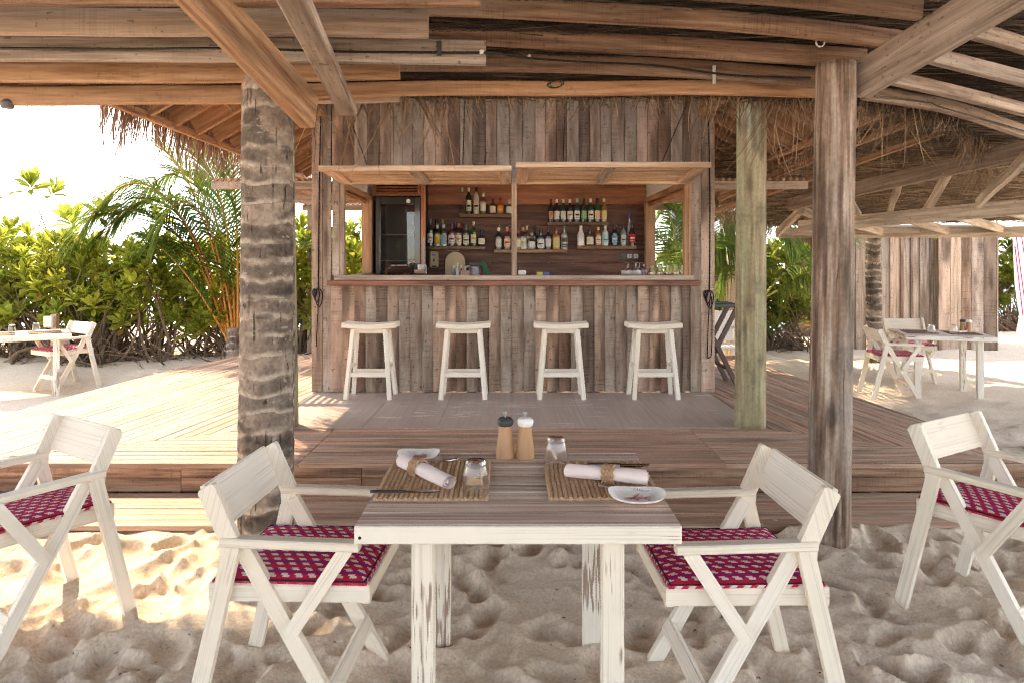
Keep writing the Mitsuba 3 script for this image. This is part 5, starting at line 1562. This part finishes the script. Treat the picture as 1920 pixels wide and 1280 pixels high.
timber((1455, 447, 11.0), (2150, 443, 10.4), .07, .16, 'wood_light', 'ring_beam')
timber((1500, 436, 9.9), (2150, 385, 6.6), .07, .17, 'wood_light', 'ring_beam')
timber((1480, 396, 9.6), (2150, 248, 5.6), .07, .17, 'wood_pale', 'ring_beam')
for a, b in (((1345, 400, 9.4), (1835, 233, 6.6)), ((1345, 378, 9.0), (1745, 217, 6.4)), ((1400, 335, 8.6), (1690, 196, 6.2))):
    timber(a, b, .05, .06, 'wood_warm', 'purlin', wob=.06)
for a, b in (((1688, 338, 8.2), (1668, 412, 9.3)), ((1780, 328, 7.3), (1735, 407, 8.6)), ((1930, 300, 6.3), (1834, 391, 7.7)), ((1590, 375, 8.9), (1610, 412, 9.6))):
    timber(a, b, .06, .10, 'wood_light', 'rafter')
for a, b in (((1600, 428, 9.5), (1655, 442, 10.9)), ((1690, 416, 9.0), (1780, 440, 10.8)), ((1780, 408, 8.5), (1880, 437, 10.7)), ((1880, 400, 7.8), (2000, 436, 10.6)), ((1500, 402, 9.7), (1458, 446, 10.9)), ((1505, 402, 9.7), (1560, 430, 10.0))):
    timber(a, b, .06, .11, 'wood_light', 'rafter')
part(c2, 'coconut_post', round_post((5.72, 11.2, -.2), (5.68, 11.2, 2.1), .125, .11, 21, n=20, m=60, rough=.05, ringed=True, seed=5), 'bark', smooth=True)
part(c2, 'dark_post', round_post((4.72, 6.45, -.2), (4.95, 6.2, 2.4), .07, .07, 22, n=14, m=20, rough=.05, seed=6), 'post_brown', smooth=True, label='dark post at the right edge of the picture')
# its thatch: a ruled sheet from the outer ring up to the near edge
lo = np.array([P(*q_) + [0, 0, .16] for q_ in ((1440, 447, 11.1), (1600, 443, 11.0), (1800, 442, 10.8), (2250, 440, 10.4))])
hi = np.array([P(*q_) + [0, 0, .12] for q_ in ((1330, 380, 9.3), (1480, 265, 7.2), (1700, 170, 5.9), (2300, 20, 5.0))])
u = np.linspace(0, 1, 40)
lo, hi = curve(lo, 40), curve(hi, 40)
vv = np.linspace(0, 1, 24)
S = lo[:, None] * (1 - vv)[None, :, None] + hi[:, None] * vv[None, :, None]
S[..., 2] += 0.05 + .03 * meshkit.noise(S * 2.0, 4) + 0.10 * np.sin(vv * np.pi)[None]
i, j = np.meshgrid(np.arange(39), np.arange(23), indexing='ij')
q = np.stack([i * 24 + j, i * 24 + j + 1, (i + 1) * 24 + j + 1, (i + 1) * 24 + j], -1).reshape(-1, 4)
f = np.vstack([q[:, [0, 1, 2]], q[:, [0, 2, 3]]])
sh2 = G(np.vstack([S.reshape(-1, 3), S.reshape(-1, 3) + [0, 0, .2]]), np.vstack([f, f[:, ::-1] + 960])).paint((.12, .085, .06))
n = 9000
a_, b_ = rng.uniform(0, 38.99, n), rng.uniform(0, 22.99, n)
ia, ib = a_.astype(int), b_.astype(int)
st = S[ia, ib] + (S[ia + 1, ib] - S[ia, ib]) * (a_ - ia)[:, None] + (S[ia, ib + 1] - S[ia, ib]) * (b_ - ib)[:, None] + np.array([0, 0, -.012]) + rng.uniform(-.012, .012, (n, 3))
dd = np.gradient(lo, axis=0)[ia] * 14 * rng.choice([-1, 1], (n, 1)) + (lo - hi)[ia] * rng.uniform(0, .16, (n, 1)) + rng.uniform(-.3, .3, (n, 3)) * [1, 1, .1]
un2 = strands(st, dd, rng.uniform(.2, .55, n), rng.uniform(.005, .014, n), straw_cols(n, (.09, .06, .042), (.40, .29, .19)), .05, 2, .1)
part(c2, 'thatch', cat([sh2, un2]), 'straw', kind='stuff')
n = 700
ia = rng.integers(0, 14, n)
st = lo[ia] + (lo[ia + 1] - lo[ia]) * rng.uniform(0, 1, (n, 1)) + rng.uniform(-.1, .1, (n, 3)) + [0, .1, 0]
sd = S[0][rng.integers(0, 23, n)] + rng.uniform(-.1, .1, (n, 3))
dd = np.stack([rng.uniform(-.8, .3, n), rng.uniform(-.3, .5, n), -np.ones(n)], 1)
part(c2, 'thatch_fringe', cat([strands(sd, dd, rng.uniform(.1, .5, n), rng.uniform(.005, .012, n), straw_cols(n, (.12, .075, .05), (.45, .30, .19)), .1, 3, .3)]), 'straw', kind='stuff')

shed = thing('plank_shed', 'weathered plank shed standing on the sand at the far right', 'shed')
x = 5.9
while x < 7.55:
    w = rng.uniform(.15, .21)
    yy = 12.95 - .02 * rng.uniform(0, 1)
    part(shed, 'plank', bar((x + w / 2, yy, -.2), (x + w / 2, yy, 2.08), w - .012, .025, up=(rng.uniform(.02, .14), -1, 0)), 'wood_pale')
    part(shed, 'batten', bar((x + w, yy - .03, -.2), (x + w, yy - .03, 2.08), .05, .03, up=(0, -1, 0)), 'wood_grey')
    x += w + .01
while x < 8.62:
    w = min(rng.uniform(.16, .24), 8.66 - x)
    part(shed, 'plank', bar((x + w / 2, 12.72, -.2), (x + w / 2, 12.72, 1.98), w - .006, .025, up=(rng.uniform(-.03, .03), -1, 0)), 'wood_grey' if rng.uniform() < .6 else 'wood_pale')
    x += w
for yy in np.arange(12.8, 15.0, .2):
    part(shed, 'plank', bar((8.68, yy, -.2), (8.68, yy, 1.98), .19, .025, up=(1, 0, 0)), 'wood_pale')
part(shed, 'top_rail', bar((5.8, 12.98, 2.10), (8.7, 12.78, 2.0), .06, .06), 'wood_pale')
part(shed, 'roof', rbox((3.1, 2.4, .05), .01, (7.25, 14.0, 2.16), (.25, .2, .16)), 'matte')
part(shed, 'back', rbox((2.9, .05, 2.2), .01, (7.25, 15.1, .95), (.25, .2, .16)), 'matte')

# white sail with pink stripes at the right edge
sl = thing('sail', 'white sail with thin pink stripes at the right edge of the picture', 'sail')
ys = np.array([300, 420, 470, 530, 570, 592, 615, 640])
xl = np.array([1903, 1900, 1900, 1903, 1908, 1912, 1907, 1905])
D = 14.5
rows = []
for a, b in zip(xl, ys):
    rows.append([P(a + (2010 - a) * t, b, D + .25 * math.sin(t * 3.1)) for t in np.linspace(0, 1, 9)])
R_ = np.array(rows)
i, j = np.meshgrid(np.arange(7), np.arange(8), indexing='ij')
q = np.stack([i * 9 + j, i * 9 + j + 1, (i + 1) * 9 + j + 1, (i + 1) * 9 + j], -1).reshape(-1, 4)
f = np.vstack([q[:, [0, 1, 2]], q[:, [0, 2, 3]]])
part(sl, 'cloth', G(np.vstack([R_.reshape(-1, 3), R_.reshape(-1, 3) + [0, .012, 0]]), np.vstack([f, f[:, ::-1] + 72])).paint((.78, .76, .74)), 'matte', smooth=True)
for k_, (xa, ya, xb, yb_) in enumerate(((1903, 462, 1918, 592), (1905, 440, 1926, 600), (1915, 440, 1938, 600))):
    a, b = P(xa, ya, D - .02), P(xb, yb_, D - .02)
    part(sl, 'stripe', bar(a, b, .022, .006, up=(0, 1, 0)).paint((.6, .04, .12)), 'matte')

# ---------------------------------------------------------------- plants
def leaves(pos, dirs, nrm, ln, wd, cols, curl=0.25):
    """obovate leaves, folded a little along the midrib"""
    d = dirs / np.linalg.norm(dirs, axis=1, keepdims=True)
    s = np.cross(d, nrm)
    s /= np.linalg.norm(s, axis=1, keepdims=True) + 1e-9
    u = np.cross(s, d)
    L, W = ln[:, None], wd[:, None]
    c1 = pos + d * L * .5 + u * L * .06
    tip = pos + d * L * .97 - u * L * curl * .5
    l0, r0 = pos + d * L * .32 - s * W * .32 + u * L * .05, pos + d * L * .32 + s * W * .32 + u * L * .05
    l1, r1 = pos + d * L * .72 - s * W * .5 + u * L * .03, pos + d * L * .72 + s * W * .5 + u * L * .03
    c1 = pos + d * L * .66 - u * L * .02
    V = np.stack([pos, c1, tip, l0, r0, l1, r1], 1)
    F = np.array([[0, 3, 1], [0, 1, 4], [3, 5, 1], [4, 1, 6], [5, 2, 1], [1, 2, 6]])
    n_ = len(pos)
    return G(V.reshape(-1, 3), (np.arange(n_)[:, None, None] * 7 + F[None]).reshape(-1, 3), None, np.repeat(cols, 7, 0))


def rosettes(centres, axes, nl, size, base_col, r):
    P_, D_, N_, L_, W_, C_ = [], [], [], [], [], []
    for c, a, k_, sz in zip(centres, axes, nl, size):
        a = unit(a)
        s = unit(np.cross(a, [0.3, 0.5, 0.8]))
        u_ = np.cross(a, s)
        tone = r.uniform(.7, 1.3)
        yel = r.uniform(0, 1)
        for m in range(k_):
            ph = m * 2.4 + r.uniform(-.3, .3)
            el = .2 + 1.25 * (m / k_) + r.uniform(-.2, .25)
            dv = a * math.cos(el) + (s * math.cos(ph) + u_ * math.sin(ph)) * math.sin(el)
            P_.append(c - a * sz * .45 * (m / k_))
            D_.append(dv)
            N_.append(a + r.uniform(-.4, .4, 3))
            L_.append(sz * r.uniform(.7, 1.15))
            W_.append(sz * r.uniform(.27, .38))
            cc = np.asarray(base_col) * tone * r.uniform(.8, 1.2)
            if m > k_ * .8 and r.uniform() < .25:
                cc = np.array([.30, .24, .05]) * r.uniform(.7, 1.2)
            C_.append(cc * (1 + yel * np.array([.25, .05, -.1])))
    return leaves(np.array(P_), np.array(D_), np.array(N_), np.array(L_), np.array(W_), np.clip(np.array(C_), 0, .6))


def shrub(x, y, rx_, ry_, h, nros, seed, label, size=.2, col=(.28, .335, .05), tall=0, stems=16, dry=False):
    r = np.random.default_rng(seed)
    t = thing('beach_shrub', label, 'shrub', None)
    g0 = float(ground_z(x, y))
    tips, axs, br = [], [], []
    roots = [np.array([x + r.uniform(-.7, .7) * rx_, y + r.uniform(-.6, .6) * ry_, g0 - .05]) for _ in range(stems)]
    for k_ in range(nros):
        th, rr = r.uniform(0, 2 * np.pi), math.sqrt(r.uniform(0, 1))
        p = np.array([x + rx_ * rr * math.cos(th), y + ry_ * rr * math.sin(th), 0])
        hh = h * (0.45 + 0.55 * math.sqrt(max(0, 1 - rr ** 2 * .8))) * r.uniform(.22, 1.0) ** .8
        if k_ < tall:
            hh = h * r.uniform(1.1, 1.4)
        p[2] = g0 + max(hh, .35)
        tips.append(p)
        out = np.array([p[0] - x, p[1] - y, 0]) * .6
        axs.append(unit(out + np.array([r.uniform(-.5, .5), r.uniform(-.8, .2), 1.0])))
        if k_ % 2 == 0 or k_ < tall:
            b0 = roots[r.integers(len(roots))]
            mid = (b0 + p) / 2 + r.uniform(-.3, .3, 3) * [1, .6, .4]
            pts = curve([b0, b0 * .7 + mid * .3 + r.uniform(-.12, .12, 3), mid, mid * .4 + p * .6 + r.uniform(-.1, .1, 3), p], 9)
            br.append(tube(pts, np.linspace(.022, .006, 9) * r.uniform(.6, 1.3), 4, np.array([.20, .145, .10]) * r.uniform(.45, 1.25), capped=False))
    for k_ in range(stems * 5):       # bare, sprawling lower twigs
        b0 = roots[r.integers(len(roots))] + r.uniform(-.2, .2, 3) * [1, 1, 0]
        a = r.uniform(0, 2 * np.pi)
        l = r.uniform(.4, 1.2)
        e_ = b0 + np.array([math.cos(a) * l, math.sin(a) * l * .7, r.uniform(.05, .7)])
        m_ = (b0 + e_) / 2 + r.uniform(-.15, .15, 3)
        br.append(tube(curve([b0, m_, e_], 6), np.linspace(.014, .004, 6) * r.uniform(.6, 1.3), 3, np.array([.22, .16, .115]) * r.uniform(.35, 1.2), capped=False))
    part(t, 'stems', cat(br), 'straw', kind='stuff')
    part(t, 'foliage', rosettes(tips, axs, r.integers(11, 19, nros), r.uniform(.8, 1.2, nros) * size * np.where(np.arange(nros) < tall, 1.35, 1.0), col, r), 'leaf', kind='stuff')
    return t


SH = [(-9.8, 11.3, 1.5, .9, 2.15, 170, 4, 'tall shrub with two upright leaf heads at the left edge'), (-8.2, 11.2, 1.3, .8, 2.05, 175, 5, 'broad bright shrub behind the far left table'),
      (-6.9, 11.0, 1.1, .8, 1.9, 155, 3, 'bright shrub directly behind the far left chair'), (-5.8, 11.1, 1.0, .8, 1.9, 140, 2, 'yellow green shrub below the arching palm frond'),
      (-4.6, 11.3, .9, .8, 1.85, 125, 0, 'shrub just left of the coconut trunk post'), (-3.2, 11.6, .9, .8, 2.1, 190, 1, 'shrub seen between the coconut trunk post and the bar hut'),
      (-2.3, 12.6, .8, .7, 2.3, 150, 0, 'shrub seen through the left side window of the bar hut'), (-11.6, 12.2, 1.6, 1.0, 2.3, 160, 2, 'shrub outside the left edge of the hedge')]
for k_, (x, y, a, b, h, n, tall, lab) in enumerate(SH):
    shrub(x, y, a, b, h, n, 100 + k_, lab, .23, tall=tall)
shrub(4.6, 13.2, 1.3, .8, 2.0, 200, 120, 'dark leaved shrub with dry twigs between the two posts', .24, col=(.17, .21, .04), stems=26)
shrub(3.2, 13.6, 1.0, .8, 1.7, 120, 121, 'shrub beside the white garden chair', .24, col=(.18, .21, .04))
shrub(11.1, 17.0, 1.9, 1.2, 2.6, 300, 122, 'dense yellow green shrub right of the plank shed', .24, col=(.12, .16, .025))
shrub(1.9, 13.4, .9, .7, 1.5, 110, 123, 'low bright shrub seen through the right side window', .30, col=(.16, .22, .03))


def frond(root, p0, p1, p2, seed, n=56, L=.75, col=(.075, .12, .02), pet=(.40, .20, .05), droop=.5, width=.032, flat=.3):
    """a palm frond: a tapering rib along a curve and two rows of long drooping leaflets"""
    r = np.random.default_rng(seed)
    p0, p1, p2 = map(lambda v: np.asarray(v, float), (p0, p1, p2))
    t = np.linspace(0, 1, 30)[:, None]
    rib = p0 * (1 - t) ** 2 + 2 * p1 * t * (1 - t) + p2 * t ** 2
    key = part(root, 'frond', tube(rib, np.linspace(.022, .004, 30), 5, pet, capped=False), 'straw', smooth=True)
    V, F, C = [], [], []
    o = 0
    ref = np.array([0, 0, 1.0])
    for k_ in range(n):
        tt_ = .22 + .78 * (k_ + .5) / n
        c = p0 * (1 - tt_) ** 2 + 2 * p1 * tt_ * (1 - tt_) + p2 * tt_ ** 2
        tg = unit(2 * (p1 - p0) * (1 - tt_) + 2 * (p2 - p1) * tt_)
        sd = unit(np.cross(tg, ref) + 1e-6)
        up_ = np.cross(sd, tg)
        for s in (-1, 1):
            l = L * (math.sin(math.pi * (.12 + .86 * tt_) ** .9) ** .7 + .12) * r.uniform(.85, 1.1)
            d = unit(sd * s * (1 - .45 * tt_) + tg * (.55 + .5 * tt_) + up_ * flat * r.uniform(.5, 1.2))
            col_ = np.asarray(col) * r.uniform(.75, 1.3) * (np.array([1.5, 1.2, .9]) if r.uniform() < .15 else 1)
            w = width * r.uniform(.8, 1.15)
            sw = unit(np.cross(d, up_))
            for m, q_ in enumerate((0, .3, .62, .85, 1.0)):
                cc = c + d * l * q_ - np.array([0, 0, droop * l * q_ ** 2]) * r.uniform(.85, 1.1)
                ww = sw * w * (.5, 1.0, .85, .5, .05)[m] / 2
                V += [cc - ww, cc + ww]
                C += [col_, col_]
                if m:
                    a = o + 2 * m
                    F += [[a - 2, a - 1, a + 1], [a - 2, a + 1, a]]
            o += 10
    part(key, 'leaflets', G(np.array(V), np.array(F), None, np.clip(np.array(C), 0, .6)), 'leaf', kind='stuff')


pl = thing('coconut_palm', 'young coconut palm with orange leaf stalks left of the trunk post', 'palm')
B = P(436, 655, 10.6)
for k_, (b, m, e, L, dr0) in enumerate([((430, 640), (295, 155), (135, 465), 1.0, .55), ((436, 640), (410, 160), (225, 410), .95, .5), ((425, 640), (350, 330), (160, 410), .9, .45), ((440, 640), (410, 390), (300, 270), .9, .3),
                                        ((440, 640), (440, 330), (340, 250), .85, .35), ((445, 640), (450, 380), (425, 200), .8, .3), ((450, 640), (470, 420), (560, 300), .7, .4), ((455, 650), (520, 470), (640, 420), .7, .5), ((430, 645), (345, 480), (265, 440), .8, .6), ((432, 640), (380, 250), (285, 450), .95, .55), ((435, 640), (330, 240), (190, 450), .95, .55)]):
    r0, d1, d2 = np.random.default_rng(900 + k_), 10.6 + .3 * math.sin(k_ * 2.1), 10.5 + .7 * math.sin(k_ * 1.3)
    frond(pl, P(*b, 10.6), P(*m, d1), P(*e, d2), 300 + k_, 62, L, (.075, .12, .028) if k_ % 3 else (.15, .20, .04), (.50, .22, .05), dr0, .03)
part(pl, 'trunk', round_post((B[0], 10.6, -.1), (B[0] + .02, 10.6, .55), .12, .09, 31, n=14, m=16, rough=.06, seed=9), 'bark', smooth=True)
for nm, base, lst, trunk in (('coconut palm with a peach coloured trunk behind the green post', (1372, 560), [((1372, 450), (1340, 330), (1250, 470)), ((1372, 450), (1300, 300), (1225, 420)), ((1375, 450), (1390, 330), (1330, 480)), ((1378, 450), (1430, 330), (1500, 480)), ((1375, 450), (1370, 300), (1290, 380)), ((1380, 460), (1460, 370), (1540, 430)), ((1370, 470), (1350, 400), (1345, 560))], True),
                             ('low palm with a yellow green rib in front of the dark shrub', (1430, 560), [((1430, 560), (1490, 470), (1600, 440)), ((1425, 560), (1440, 450), (1380, 420)), ((1430, 560), (1500, 520), (1560, 500)), ((1425, 560), (1400, 470), (1330, 520))], False),
                             ('palm seen through the right side window of the hut', (1270, 560), [((1270, 560), (1290, 400), (1250, 380)), ((1270, 560), (1250, 400), (1200, 440)), ((1275, 560), (1300, 430), (1340, 440)), ((1270, 560), (1280, 380), (1215, 350))], False)):
    t = thing('coconut_palm', nm, 'palm')
    dd_ = 12.2 if trunk else 11.6
    for k_, (b, m, e) in enumerate(lst):
        frond(t, P(*b, dd_), P(*m, dd_ - .3 + .3 * math.sin(k_ * 1.9)), P(*e, dd_ - .4 + .6 * math.sin(k_ * 2.3)), 400 + k_ + base[0], 44, .8, (.11, .165, .04), (.36, .36, .12), .75, .03)
    c = P(*base, dd_)
    if trunk:
        part(t, 'trunk', round_post((c[0], dd_, -.1), (c[0] + .05, dd_, c[2] + 1.0), .17, .12, 33, n=16, m=30, rough=.1, ringed=True, seed=12), 'wood_light', smooth=True)
